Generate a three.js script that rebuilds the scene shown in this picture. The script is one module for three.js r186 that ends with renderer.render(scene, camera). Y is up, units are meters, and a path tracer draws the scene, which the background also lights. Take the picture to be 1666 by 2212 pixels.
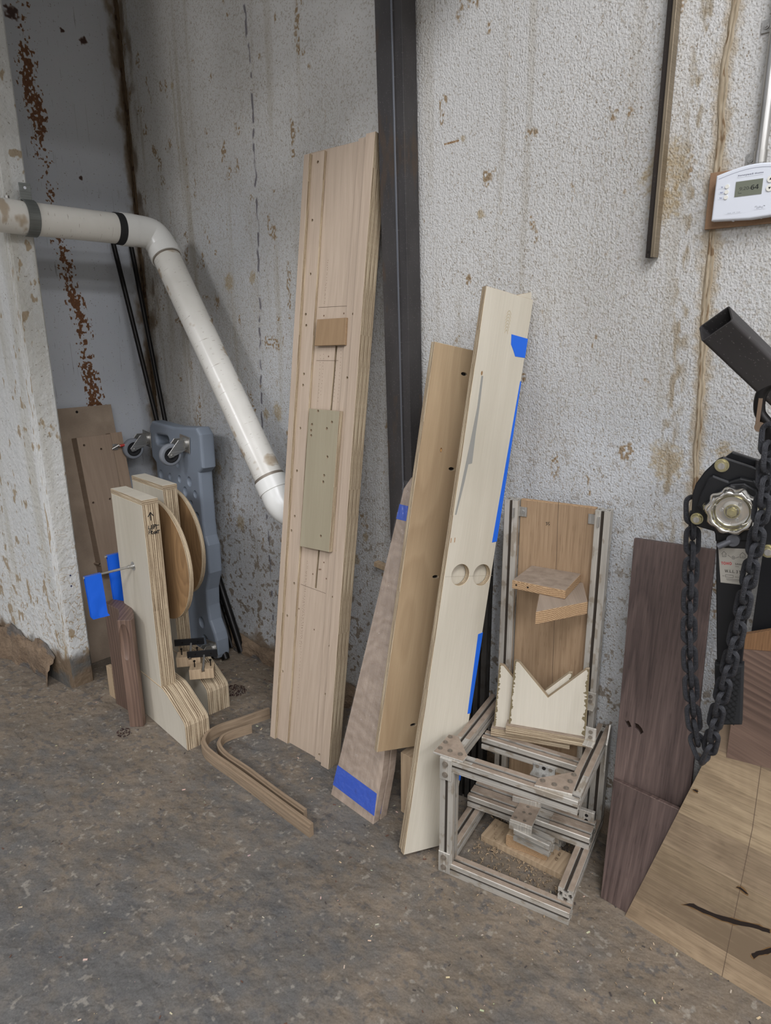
import * as THREE from 'three';
import { mergeGeometries } from 'three/addons/utils/BufferGeometryUtils.js';
import { RectAreaLightUniformsLib } from 'three/addons/lights/RectAreaLightUniformsLib.js';
import { Brush, Evaluator, SUBTRACTION } from 'three-bvh-csg';

/* ---------------------------------------------------------------- camera, light, exposure */
const scene = new THREE.Scene();
const W = 1666, H = 2212, FOC = 1450, RAD = Math.PI / 180;
const CAM = new THREE.Vector3(3.199, 1.5, 1.717);
const camera = new THREE.PerspectiveCamera(2 * Math.atan(H / 2 / FOC) / RAD, W / H, 0.05, 60);
camera.position.copy(CAM);
camera.rotation.set(-15.18 * RAD, 43 * RAD, -0.504 * RAD, 'YXZ');
scene.add(camera); camera.updateMatrixWorld(true);
const renderer = new THREE.WebGLRenderer({ antialias: true });
renderer.toneMapping = THREE.LinearToneMapping;
renderer.toneMappingExposure = 1.14;
renderer.shadowMap.enabled = true;
RectAreaLightUniformsLib.init();
scene.background = new THREE.Color(0x000000);
const ROOM = { x1: 14, z1: 10, h: 4.6 };
// ceiling fixtures [x, z, length along x, length along z, intensity]
const FIXTURES = [];
for (const x of [4.6, 8.2, 11.8]) for (const z of [2.6, 6.4]) FIXTURES.push([x, z, 1.2, 2.4, 16]);
FIXTURES.push([1.0, 6.4, 1.2, 2.4, 16]);

/* ---------------------------------------------------------------- helpers */
const V = (x, y, z) => new THREE.Vector3(x, y, z);
const ray = (px, py) => V((px - W / 2) / FOC, (H / 2 - py) / FOC, -1).applyMatrix4(new THREE.Matrix4().extractRotation(camera.matrixWorld));
const along = (d, t) => CAM.clone().addScaledVector(d, t);
const onY = (px, py, y = 0) => { const d = ray(px, py); return along(d, (y - CAM.y) / d.y); };
const onZ = (px, py, z = 0) => { const d = ray(px, py); return along(d, (z - CAM.z) / d.z); };
const onX = (px, py, x = 0) => { const d = ray(px, py); return along(d, (x - CAM.x) / d.x); };
class Fr { // a thing's own frame
  constructor(O, X, Yh) {
    this.O = O.clone(); this.X = X.clone().normalize(); this.Z = this.X.clone().cross(Yh).normalize(); this.Y = this.Z.clone().cross(this.X);
    this.m = new THREE.Matrix4().makeBasis(this.X, this.Y, this.Z).setPosition(this.O); this.i = this.m.clone().invert();
  }
  w(x, y, z = 0) { return V(x, y, z).applyMatrix4(this.m); }
  l(p) { return p.clone().applyMatrix4(this.i); }
  loc(px, py, z = 0) { const d = ray(px, py), P = this.w(0, 0, z); return this.l(along(d, P.sub(CAM).dot(this.Z) / d.dot(this.Z))); }
  uv(px, py, z = 0) { const p = this.loc(px, py, z); return [p.x, p.y]; }
}
const axes = (O, ang = 0) => new Fr(O, V(Math.cos(ang), 0, -Math.sin(ang)), V(0, 1, 0));
function rng(s) { return () => { s = (s + 0x6d2b79f5) | 0; let t = Math.imul(s ^ (s >>> 15), 1 | s); t = (t + Math.imul(t ^ (t >>> 7), 61 | t)) ^ t; return ((t ^ (t >>> 14)) >>> 0) / 4294967296; }; }
const HT = new Float32Array(65536); { const r = rng(7); for (let i = 0; i < 65536; i++) HT[i] = r(); }
function N(x, y) { const xf = Math.floor(x), yf = Math.floor(y), xi = xf & 255, yi = (yf & 255) << 8, xj = (xi + 1) & 255, yj = (yi + 256) & 65535; let a = x - xf, b = y - yf; a = a * a * (3 - 2 * a); b = b * b * (3 - 2 * b); const p = HT[yi | xi], r = HT[yj | xi], t = p + (HT[yi | xj] - p) * a; return t + (r + (HT[yj | xj] - r) * a - t) * b; }
function F(x, y, o = 4) { let s = 0, a = 0.5, t = 0; for (let i = 0; i < o; i++) { s += a * N(x, y); t += a; a *= 0.5; x = x * 2.03 + 17.1; y = y * 2.01 + 5.7; } return s / t; }
const sst = (a, b, x) => { x = Math.min(1, Math.max(0, (x - a) / (b - a))); return x * x * (3 - 2 * x); };
const mix = (a, b, t) => [a[0] + (b[0] - a[0]) * t, a[1] + (b[1] - a[1]) * t, a[2] + (b[2] - a[2]) * t];
function dtex(w, h, wm, hm, fn, o = {}) { // fn(x metres, y metres) -> sRGB 0..255 triple or a number; the tile is wm x hm metres
  const d = new Uint8Array(w * h * 4);
  for (let y = 0, i = 0; y < h; y++) for (let x = 0; x < w; x++, i += 4) {
    const c = fn((x + 0.5) / w * wm, (y + 0.5) / h * hm); const g = typeof c === 'number';
    d[i] = g ? c : c[0]; d[i + 1] = g ? c : c[1]; d[i + 2] = g ? c : c[2]; d[i + 3] = 255;
  }
  const t = new THREE.DataTexture(new Uint8ClampedArray(d.buffer), w, h); fin(t, o); t.repeat.set(1 / wm, 1 / hm); return t;
}
function fin(t, o) { t.magFilter = THREE.LinearFilter; t.minFilter = THREE.LinearMipmapLinearFilter; t.wrapS = t.wrapT = o.rep ? THREE.RepeatWrapping : THREE.MirroredRepeatWrapping; if (!o.data) t.colorSpace = THREE.SRGBColorSpace; t.needsUpdate = true; }
function ctex(w, h, draw) { const c = document.createElement('canvas'); c.width = w; c.height = h; draw(c.getContext('2d'), w, h); const t = new THREE.CanvasTexture(c); fin(t, {}); return t; }
function turned(t, rx, ry, rot = 0, ox = 0, oy = 0) { const c = t.clone(); c.repeat.set(t.repeat.x * rx, t.repeat.y * ry); c.rotation = rot; c.offset.set(ox, oy); c.needsUpdate = true; return c; }
const mat = (o) => new THREE.MeshStandardMaterial({ roughness: 0.8, ...o });
const phy = (o) => new THREE.MeshPhysicalMaterial(o);

const taken = {};
const numbered = (n) => { const k = taken[n] = (taken[n] ?? -1) + 1; return k ? n + '_' + String(k).padStart(3, '0') : n; };
function thing(name, label, category, fr, group) {
  const o = new THREE.Group(); o.name = numbered(name); scene.add(o);
  if (fr instanceof Fr) { o.position.copy(fr.O); o.quaternion.setFromRotationMatrix(new THREE.Matrix4().makeBasis(fr.X, fr.Y, fr.Z)); } else if (fr) o.position.copy(fr);
  o.userData = { label, category }; if (group) o.userData.group = group; return o;
}
function part(name, geo, m, parent, label) {
  const g = Array.isArray(geo) ? (geo.length > 1 ? merge(geo) : geo[0]) : geo;
  const o = new THREE.Mesh(g, m); o.name = name; o.castShadow = o.receiveShadow = true; (parent || scene).add(o); if (label) o.userData.label = label; return o;
}
function merge(list) { return mergeGeometries(list.map((g) => { const q = g.index ? g.toNonIndexed() : g; for (const k of Object.keys(q.attributes)) if (!['position', 'normal', 'uv'].includes(k)) q.deleteAttribute(k); q.clearGroups(); return q; })); }
function struct(name, geo, m, label) { const o = part(name, geo, m); o.userData = { kind: 'structure', label, category: 'room' }; return o; }
// extruded outline, back at z0 and front at z1; uv in metres
function poly(pts, z0, z1, { holes = [], bevel = 0.0008, seg = 1 } = {}) {
  const s = new THREE.Shape(pts.map((p) => new THREE.Vector2(p[0], p[1])));
  for (const h of holes) s.holes.push(h.isPath ? h : new THREE.Path(h.map((p) => new THREE.Vector2(p[0], p[1]))));
  const d = z1 - z0, b = Math.min(bevel, d * 0.3);
  const g = new THREE.ExtrudeGeometry(s, { depth: d - 2 * b, bevelEnabled: b > 0, bevelThickness: b, bevelSize: b, bevelOffset: -b, bevelSegments: seg, curveSegments: 10 });
  g.translate(0, 0, z0 + b); return g;
}
const rect = (x0, y0, x1, y1) => [[x0, y0], [x1, y0], [x1, y1], [x0, y1]];
const slab = (x0, y0, x1, y1, z0, z1, o) => poly(rect(x0, y0, x1, y1), z0, z1, o);
function ring(cx, cy, r, n = 10, ry = r) { const a = []; for (let i = 0; i < n; i++) { const t = -i / n * 2 * Math.PI; a.push([cx + r * Math.cos(t), cy + ry * Math.sin(t)]); } return a; }
function rrect(x0, y0, x1, y1, r, n = 5) { const a = []; for (const [cx, cy, s] of [[x1 - r, y0 + r, -90], [x1 - r, y1 - r, 0], [x0 + r, y1 - r, 90], [x0 + r, y0 + r, 180]]) for (let i = 0; i <= n; i++) { const t = (s + 90 * i / n) * RAD; a.push([cx + r * Math.cos(t), cy + r * Math.sin(t)]); } return a; }
function box(x0, y0, z0, x1, y1, z1) { return slab(x0, y0, x1, y1, z0, z1, { bevel: 0.0006 }); }
function cyl(a, b, r, n = 16, r2 = r) { // closed cylinder between two points
  const d = b.clone().sub(a), L = d.length(); const g = new THREE.CylinderGeometry(r2, r, L, n);
  const uv = g.attributes.uv; for (let i = 0; i < uv.count; i++) uv.setXY(i, uv.getX(i) * 6.28 * r, uv.getY(i) * L);
  g.translate(0, L / 2, 0); g.applyQuaternion(new THREE.Quaternion().setFromUnitVectors(V(0, 1, 0), d.normalize())); g.translate(a.x, a.y, a.z); return g;
}
function sweep(points, r, seg, rad = 14, closed = false) { const c = new THREE.CatmullRomCurve3(points, closed, 'catmullrom', 0.5); return new THREE.TubeGeometry(c, seg, r, rad, closed); }
function ribbon(pts, w, z) { // flat pen stroke on a face z = const
  const pos = [], nor = [], uv = [], h = w / 2;
  for (let i = 0; i + 1 < pts.length; i++) {
    const [ax, ay] = pts[i], [bx, by] = pts[i + 1]; let dx = bx - ax, dy = by - ay; const l = Math.hypot(dx, dy) || 1; dx /= l; dy /= l; const nx = -dy * h, ny = dx * h, ex = dx * h * 0.6, ey = dy * h * 0.6;
    const q = [[ax + nx - ex, ay + ny - ey], [ax - nx - ex, ay - ny - ey], [bx - nx + ex, by - ny + ey], [bx + nx + ex, by + ny + ey]];
    for (const k of [0, 1, 2, 0, 2, 3]) { pos.push(q[k][0], q[k][1], z); nor.push(0, 0, 1); uv.push(q[k][0], q[k][1]); }
  }
  const g = new THREE.BufferGeometry(); g.setAttribute('position', new THREE.Float32BufferAttribute(pos, 3)); g.setAttribute('normal', new THREE.Float32BufferAttribute(nor, 3)); g.setAttribute('uv', new THREE.Float32BufferAttribute(uv, 2)); return g;
}
function grid(nu, nv, f, uvf) { // parametric surface, f(u,v in 0..1) -> Vector3
  const g = new THREE.PlaneGeometry(1, 1, nu, nv), p = g.attributes.position, t = g.attributes.uv;
  for (let i = 0; i < p.count; i++) { const u = t.getX(i), v = t.getY(i), q = f(u, v); p.setXYZ(i, q.x, q.y, q.z); if (uvf) { const k = uvf(u, v, q); t.setXY(i, k[0], k[1]); } }
  g.computeVertexNormals(); return g;
}
function planeUV(g, fx, fy) { const p = g.attributes.position, t = g.attributes.uv; for (let i = 0; i < p.count; i++) { const q = V(p.getX(i), p.getY(i), p.getZ(i)); t.setXY(i, fx(q), fy(q)); } return g; }
function clipHalf(pts, inside, cut) { const out = []; for (let i = 0; i < pts.length; i++) { const a = pts[i], b = pts[(i + 1) % pts.length], ia = inside(a), ib = inside(b); if (ia) out.push(a); if (ia !== ib) out.push(cut(a, b)); } return out; }
const clipV = (pts, v, above) => clipHalf(pts, (p) => above ? p[1] >= v : p[1] <= v, (a, b) => { const t = (v - a[1]) / (b[1] - a[1]); return [a[0] + (b[0] - a[0]) * t, v]; });
const hexNut = (c, r, h, n = 6) => { const g = new THREE.CylinderGeometry(r * 0.94, r, h, n); g.rotateX(Math.PI / 2); g.translate(c.x, c.y, c.z + h / 2); return g; };
const disc = (c, r, h, n = 16) => { const g = new THREE.CylinderGeometry(r, r, h, n); g.rotateX(Math.PI / 2); g.translate(c.x, c.y, c.z + h / 2); return g; };
/* ---------------------------------------------------------------- textures and materials */
// wood: grain runs along y; tile 0.4 m x 1.2 m
function wood(o) {
  const { lo, hi, ring = 60, warp = 0.02, cath = 0, fine = 0.35, amp = 0.5, seed = 0, curl = 0, w = 320, h = 800, wm = 0.4, hm = 1.2, pores = 0, sharp = 1, blot = 0.3, cont = 0, cx = 5, cy = 0.8 } = o;
  return dtex(w, h, wm, hm, (x, y) => {
    const sx = x + seed * 3.1, sy = y + seed * 1.7;
    const wv = (F(sx * 5, sy * 1.3, 2) - 0.5);
    let f = (x + wv * warp * 6) * ring;
    if (cath) f = ((x - wm * 0.45 + wv * 0.12) ** 2 * cath + sy * 2.2 + wv * 1.6) * ring * 0.06 + x * ring * 0.12;
    if (cont) f = F(sx * cx + 40, sy * cy + 11, 2) * cont + x * 6 + (N(sx * 60, sy * 5) - 0.5) * 0.25;
    let g = f - Math.floor(f); g = g < 0.8 ? g / 0.8 : (1 - g) / 0.2; g = Math.pow(g, sharp);
    const fi = N(sx * 420, sy * 14) * 0.6 + N(sx * 900, sy * 22) * 0.4;
    const big = F(sx * 4, sy * 1.2, 2);
    let t = 0.5 + amp * (g - 0.5) + fine * (fi - 0.5) + blot * (big - 0.5) * 2;
    if (curl) t += curl * (Math.sin((sy * 60 + (F(sx * 9, sy * 7, 3) - 0.5) * 14) * 2.2) * 0.5 + (F(sx * 6, sy * 26, 3) - 0.5) * 1.6);
    if (pores) { const p = N(sx * 700, sy * 30); if (p > 0.8) t -= pores * (p - 0.8) * 5; }
    t = Math.min(1, Math.max(0, t)); return mix(lo, hi, t);
  });
}
const TX = {
  maple: wood({ lo: [160, 141, 122], hi: [202, 184, 164], ring: 26, warp: 0.03, amp: 0.14, fine: 0.4, blot: 0.35, seed: 1 }),
  birchW: wood({ lo: [176, 168, 150], hi: [208, 201, 185], cont: 7, cx: 4, cy: 0.7, amp: 0.16, fine: 0.3, blot: 0.4, seed: 2 }),
  birchT: wood({ lo: [154, 130, 100], hi: [198, 175, 141], cont: 9, cx: 6, cy: 1.1, amp: 0.2, fine: 0.22, blot: 0.6, seed: 3 }),
  oak: wood({ lo: [130, 106, 80], hi: [176, 150, 120], ring: 60, warp: 0.02, amp: 0.16, fine: 0.6, blot: 0.4, pores: 0.4, seed: 4 }),
  walnut: wood({ lo: [58, 46, 43], hi: [122, 103, 95], cont: 13, cx: 6, cy: 0.9, amp: 0.3, fine: 0.5, blot: 0.7, sharp: 0.7, pores: 0.3, seed: 5, hm: 2.4, h: 1400, wm: 0.5 }),
  walnutB: wood({ lo: [74, 58, 50], hi: [138, 113, 97], ring: 30, warp: 0.05, amp: 0.4, fine: 0.35, blot: 0.5, seed: 6 }),
  slabwood: wood({ lo: [116, 99, 78], hi: [176, 156, 128], cont: 8, cx: 6, cy: 1.0, amp: 0.22, fine: 0.55, blot: 0.7, pores: 0.35, seed: 7, curl: 0.05 }),
  curly: wood({ lo: [134, 118, 104], hi: [188, 170, 153], ring: 40, warp: 0.02, amp: 0.14, fine: 0.25, blot: 0.3, curl: 0.2, seed: 8 }),
  oakbend: wood({ lo: [120, 102, 82], hi: [168, 148, 124], ring: 130, warp: 0.01, amp: 0.4, fine: 0.6, blot: 0.2, pores: 0.4, seed: 9, w: 256 }),
  disc: wood({ lo: [92, 68, 44], hi: [166, 132, 92], cont: 9, cx: 9, cy: 2.2, amp: 0.25, fine: 0.5, blot: 0.6, seed: 10 }),
  pine: wood({ lo: [150, 128, 102], hi: [194, 172, 142], ring: 60, warp: 0.02, amp: 0.4, fine: 0.3, blot: 0.2, seed: 11, w: 256 }),
  mdf: dtex(256, 256, 0.3, 0.3, (x, y) => mix([130, 114, 98], [162, 145, 126], 0.5 + (F(x * 14, y * 14, 4) - 0.5) * 1.1 + (N(x * 600, y * 600) - 0.5) * 0.25)),
  dust: dtex(256, 256, 0.12, 0.12, (x, y) => mix([126, 111, 96], [166, 150, 133], 0.5 + (F(x * 60, y * 60, 4) - 0.5) * 0.9 + (N(x * 1600, y * 1600) - 0.5) * 0.4)),
};
// plywood edges: plies across v, running along u (18 mm sheet, and thick glued stacks)
function plyEdge(tile, bands, seed) {
  const r = rng(seed), ed = [0]; for (let i = 0; i < bands; i++) ed.push(ed[i] + 0.4 + r() * 1.2); const tot = ed[bands], tone = ed.map((_, i) => (i & 1 ? 0.16 + r() * 0.34 : 0.58 + r() * 0.38));
  return dtex(512, 256, 0.5, tile, (x, y) => { const v = (y / tile + (N(x * 7, seed) - 0.5) * 0.012) * tot; let k = 0; while (k < bands - 1 && ed[k + 1] < v) k++; const e = (v - ed[k]) / (ed[k + 1] - ed[k]); let t = tone[k] + (N(x * (k & 1 ? 300 : 40), y * 4000) - 0.5) * 0.55 + (N(x * 11, k * 5.3) - 0.5) * 0.5; if (e < 0.1) t -= 0.25; return mix([88, 68, 48], [216, 200, 170], Math.min(1, Math.max(0, t))); }, { rep: true });
}
TX.ply = plyEdge(0.018, 7, 3); TX.lam = plyEdge(0.06, 19, 8);
// end grain: rings
TX.end = dtex(512, 256, 0.14, 0.07, (x, y) => { const r = Math.hypot(x - 0.075, (y + 0.09) * 1.05) + (F(x * 30, y * 30, 2) - 0.5) * 0.003; let g = r * 190; g -= Math.floor(g); const t = 0.25 + 0.75 * Math.pow(1 - g, 0.8) + (N(x * 900, y * 900) - 0.5) * 0.35; return mix([104, 74, 48], [196, 166, 128], Math.min(1, Math.max(0, t))); });
TX.metal = dtex(256, 512, 0.1, 0.6, (x, y) => mix([150, 148, 142], [214, 213, 210], 0.5 + (N(x * 1500, y * 6) - 0.5) * 0.7 + (F(x * 30, y * 12, 3) - 0.5) * 0.9));
TX.alu = dtex(256, 512, 0.08, 0.6, (x, y) => { const s = N(x * 1700, y * 3) - 0.5, b = F(x * 40, y * 9, 3); let c = mix([150, 149, 145], [214, 213, 209], 0.55 + s * 0.8 + (b - 0.5) * 0.5); const d = sst(0.58, 0.74, F(x * 70 + 7, y * 40, 4)); return mix(c, [134, 120, 102], d * 0.45); });
TX.steel = dtex(256, 1024, 0.25, 2.0, (x, y) => { let c = mix([50, 48, 48], [84, 81, 80], F(x * 14, y * 5, 5)); const sc = N(x * 900, y * 700); if (sc > 0.93) c = mix(c, [150, 146, 140], 0.6); const r = sst(0.6, 0.75, F(x * 24 + 5, y * 9, 4)); return mix(c, [86, 70, 56], r * 0.6); });
TX.grime = dtex(512, 512, 0.5, 0.5, (x, y) => { let c = mix([208, 205, 196], [226, 224, 216], F(x * 12, y * 12, 4)); const d = sst(0.66, 0.76, F(x * 9 + 31, y * 14, 4)); c = mix(c, [160, 140, 114], d * 0.7); const l = N(x * 40, y * 500); if (l > 0.93) c = mix(c, [120, 105, 90], 0.4); return c; });

const bumpFine = dtex(512, 512, 0.3, 0.3, (x, y) => 255 * F(x * 60, y * 60, 5), { data: true });
const M = {};
const woodM = (t, o = {}) => mat({ map: t, roughness: 0.62, ...o });
for (const k of ['maple', 'birchW', 'birchT', 'oak', 'walnut', 'walnutB', 'slabwood', 'curly', 'oakbend', 'disc', 'pine', 'mdf']) M[k] = woodM(TX[k]);
M.mdf.roughness = 0.85; M.ply = woodM(TX.ply, { roughness: 0.8 }); M.end = woodM(TX.end, { roughness: 0.85 }); M.dust = woodM(TX.dust, { roughness: 1, bumpMap: bumpFine, bumpScale: 0.001 });
M.lam = woodM(TX.lam, { roughness: 0.8 }); M.birchWlam = [M.birchW, M.lam]; M.birchWply = [M.birchW, M.ply]; M.birchTply = [M.birchT, M.ply]; M.maplePly = [M.maple, M.ply];
M.tape = mat({ color: 0x1560cf, roughness: 0.55 });
M.tapeDull = mat({ color: 0x3556b4, roughness: 0.5 });
M.alu = mat({ map: TX.alu, color: 0xfffaf2, metalness: 0.4, roughness: 0.42 });
M.zinc = mat({ map: TX.metal, metalness: 0.85, roughness: 0.35 });
M.steel = mat({ map: TX.steel, metalness: 0.35, roughness: 0.6 });
M.black = mat({ color: 0x121316, roughness: 0.42, metalness: 0.1 });
M.blackSteel = mat({ color: 0x1d1b1a, roughness: 0.4, metalness: 0.6 });
M.chain = mat({ color: 0x444549, roughness: 0.45, metalness: 0.55, bumpMap: bumpFine, bumpScale: 0.002 });
M.chrome = mat({ color: 0xd8d6d0, roughness: 0.14, metalness: 1 });
M.brass = mat({ color: 0xb9b28e, roughness: 0.35, metalness: 0.9 });
M.screw = mat({ color: 0x857c70, roughness: 0.55, metalness: 0.45 });
M.hole = mat({ color: 0x17120e, roughness: 1 });
M.ink = mat({ color: 0x101012, roughness: 0.7 });
M.pencil = mat({ color: 0x5b4a3c, roughness: 0.9 });
M.pvc = mat({ map: TX.grime, roughness: 0.32 });
M.pvcWhite = mat({ color: 0xe2e2dd, roughness: 0.28 });
M.rubber = mat({ color: 0x1a1a1c, roughness: 0.75 });
M.greyRubber = mat({ color: 0x7c8086, roughness: 0.7 });
M.greyPlastic = mat({ color: 0x7b848f, roughness: 0.5, bumpMap: bumpFine, bumpScale: 0.0006 });
M.white = mat({ color: 0xdfe3ea, roughness: 0.45 });
M.card = mat({ map: turned(TX.mdf, 1, 1), color: 0xffe6cf, roughness: 0.9 });
M.film = phy({ color: 0xffffff, transmission: 1, thickness: 0, roughness: 0.12, ior: 1.5, bumpMap: bumpFine, bumpScale: 0.007 });
M.dustBrown = M.dust;
/* ---------------------------------------------------------------- the room */
const smooth = (pts, y) => { if (pts.ly === y) return pts.lv; pts.ly = y; return pts.lv = smooth0(pts, y); };
const smooth0 = (pts, y) => { for (let i = 0; i + 1 < pts.length; i++) if (y >= pts[i + 1][1]) { const [x0, y0] = pts[i], [x1, y1] = pts[i + 1]; return x0 + (x1 - x0) * (y0 - y) / (y0 - y1); } const l = pts[pts.length - 1]; return l[0]; };
const wz = (px, py) => { const p = onZ(px, py, 0); return [p.x, p.y]; };
const lx = (px, py) => { const p = onX(px, py, 0); return [-p.z, p.y]; };
// back wall: painted concrete with roller texture, brown weeping stains and speckle
const seamPts = [[1590, 0], [1566, 140], [1556, 300], [1543, 430], [1534, 560], [1522, 700], [1517, 800], [1507, 930], [1502, 1040], [1480, 1350]].map(([a, b]) => wz(a, b));
const crackPts = [[528, 10], [540, 150], [548, 300], [556, 470], [560, 600], [566, 900]].map(([a, b]) => wz(a, b));
const streakPts = [[1530, 0], [1512, 160], [1496, 330], [1488, 520], [1470, 700], [1450, 900], [1440, 1150]].map(([a, b]) => wz(a, b));
const spots = [[1440, 365, 0.05], [1436, 440, 0.04], [1040, 462, 0.014], [1440, 1000, 0.045], [1562, 975, 0.02], [495, 610, 0.03], [600, 890, 0.03], [575, 895, 0.02], [372, 185, 0.012], [1000, 300, 0.008], [545, 600, 0.02], [470, 1010, 0.03], [520, 1130, 0.03], [770, 1210, 0.02], [790, 1160, 0.014], [960, 985, 0.02]].map(([a, b, r]) => [...wz(a, b), r]);
const sA = wz(960, 312), sB = wz(1042, 290);
const WALLW = 3.4, WALLH = 2.9;
TX.wall = dtex(2048, 1748, WALLW, WALLH, (x, y) => {
  const big = F(x * 2.2, y * 1.4, 3), tone = N(x * 1.3 + 9, y * 1.1);
  let c = mix([190, 192, 193], [203, 202, 198], sst(0.3, 0.7, tone)); c = mix(c, [172, 170, 165], sst(0.5, 0.8, big) * 0.5);
  const left = sst(1.7, 0.2, x), low = sst(1.3, 0.1, y);
  const vs = F(x * 24, y * 1.3, 3); if (vs > 0.58) c = mix(c, [150, 140, 120], sst(0.58, 0.85, vs) * (0.22 + 0.2 * left));
  const dens = 0.33 + 0.12 * left + 0.14 * low + (N(x * 3 + 4, y * 3) - 0.5) * 0.3, sp = N(x * 330, y * 170) * 0.55 + N(x * 640 + 8, y * 430) * 0.45, e0 = 0.97 - dens * 0.5;
  if (sp > e0) c = mix(c, [116, 98, 74], sst(e0, e0 + 0.07, sp) * 0.75);
  const fs = N(x * 410 + 3, y * 300 + 7) * 0.5 + N(x * 230, y * 190) * 0.5, e1 = 0.64 - (big - 0.5) * 0.25; if (fs > e1) c = mix(c, [140, 130, 114], sst(e1, e1 + 0.1, fs) * 0.42);
  const bl = F(x * 19 + 3, y * 11, 4) + Math.max(left, low) * 0.05 - 0.045; if (bl > 0.70) c = mix(c, [128, 102, 68], sst(0.70, 0.77, bl) * 0.75 * sst(0.4, 0.62, N(x * 170, y * 150)));
  if (low > 0.02) { const flake = F(x * 50, y * 56, 3) + low * (0.05 + left * 0.05); if (flake > 0.68) c = mix(c, [118, 104, 86], sst(0.68, 0.75, flake) * (0.2 + 0.6 * low)); }
  for (const [sx, sy, r] of spots) { if (Math.abs(y - sy) > r * 1.8 || Math.abs(x - sx) > r * 1.5) continue; const d = Math.hypot(x - sx, (y - sy) * 0.85) / r; if (d < 1.5) c = mix(c, [152, 130, 92], sst(1.25, 0.6, d + (F(x * 90, y * 90, 3) - 0.5) * 1.1) * (0.25 + 0.5 * N(x * 260, y * 260))); }
  const d1 = Math.abs(x - smooth(streakPts, y)); if (d1 < 0.045) c = mix(c, [142, 128, 104], sst(0.035, 0.004, d1) * sst(0.4, 0.75, F(x * 70, y * 30, 3)) * 0.8);
  const d2 = Math.abs(x - smooth(seamPts, y)); if (d2 < 0.045) c = mix(c, [156, 138, 110], sst(0.03, 0.008, d2 + (F(x * 60, y * 60, 3) - 0.5) * 0.03) * 0.6);
  const d3 = Math.abs(x - smooth(crackPts, y) - (N(y * 30, 1) - 0.5) * 0.012); if (d3 < 0.01) c = mix(c, [84, 80, 86], sst(0.009, 0.002, d3) * sst(0.4, 0.65, N(y * 42, x * 90)) * 0.75);
  if (x < 1.9 && x > 1.4 && y > 1.9) { const ex = sB[0] - sA[0], ey = sB[1] - sA[1], tt = ((x - sA[0]) * ex + (y - sA[1]) * ey) / (ex * ex + ey * ey); if (tt > 0 && tt < 1) { const d = Math.abs((x - sA[0]) * ey - (y - sA[1]) * ex) / Math.hypot(ex, ey); c = mix(c, [140, 108, 72], sst(0.004, 0.001, d) * sst(0.2, 0.6, N(x * 90, y * 90))); } }
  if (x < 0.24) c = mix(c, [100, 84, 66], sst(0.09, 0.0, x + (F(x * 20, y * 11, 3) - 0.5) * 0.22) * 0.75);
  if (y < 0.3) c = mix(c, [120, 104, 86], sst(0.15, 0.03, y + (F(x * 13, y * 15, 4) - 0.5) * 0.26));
  return c;
});
TX.wallBump = dtex(1024, 1024, 0.42, 0.42, (x, y) => 255 * Math.min(1, Math.max(0, 0.5 + (F(x * 300, y * 250, 2) - 0.5) * 1.2 + (N(x * 330, y * 20) - 0.5) * 0.3)), { data: true });
const matWall = mat({ map: TX.wall, bumpMap: TX.wallBump, bumpScale: 0.0016, roughness: 0.72 });
const wallBack = struct('wall_back', planeUV(box(-0.8, 0, -0.2, ROOM.x1 + 0.2, ROOM.h, 0), (p) => p.x, (p) => p.y), matWall, 'pale painted concrete wall with brown speckle and weeping stains');
// left wall: smoother sheet with a trail of rust
const rustPts = [[38, -40], [62, 180], [80, 250], [100, 380], [128, 520], [150, 610], [176, 700], [190, 790], [212, 880]].map(([a, b]) => lx(a, b));
const lspots = [[24, 26, 0.03], [180, 88, 0.02], [135, 66, 0.012], [175, 385, 0.01]].map(([a, b, r]) => [...lx(a, b), r]);
TX.left = dtex(1024, 2048, 1.5, 3.0, (z, y) => { const u = z - 1.5; // u = -z
  let c = mix([182, 187, 194], [198, 201, 205], F(z * 3, y * 2, 3)); const rx = smooth(rustPts, y), d = Math.abs(u - rx) + (F(y * 18, u * 18, 2) - 0.5) * 0.02;
  if (d < 0.045 && y > 1.15) { const k = F(z * 110, y * 80, 3) + sst(0.032, 0.003, d) * 0.24 + (N(y * 7, 2.2) - 0.5) * 0.45; c = mix(c, mix([92, 54, 26], [120, 78, 40], N(z * 200, y * 200)), sst(0.70, 0.75, k)); }
  for (const [sx, sy, r] of lspots) { if (Math.abs(y - sy) > r * 1.4) continue; const q = Math.hypot(u - sx, y - sy) / r; if (q < 1.4) c = mix(c, [62, 38, 28], sst(1.0, 0.5, q + (N(z * 120, y * 120) - 0.5) * 0.7)); }
  const vs = N(z * 260, y * 9); if (vs > 0.93) c = mix(c, [96, 92, 90], (vs - 0.93) * 8); const sp = N(z * 260, y * 200); if (sp > 0.94) c = mix(c, [96, 86, 76], 0.55);
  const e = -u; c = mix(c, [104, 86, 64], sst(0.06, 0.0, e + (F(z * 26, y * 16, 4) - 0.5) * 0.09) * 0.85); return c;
});
const wallLeft = struct('wall_left', planeUV(merge([box(-0.8, 0, 0, 0, ROOM.h, 0.66), box(-0.8, 0, 0.66, -0.6, ROOM.h, ROOM.z1)]), (p) => 1.5 - p.z, (p) => p.y), mat({ map: TX.left, roughness: 0.55 }), 'smooth white side wall with a trail of rust');
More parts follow.
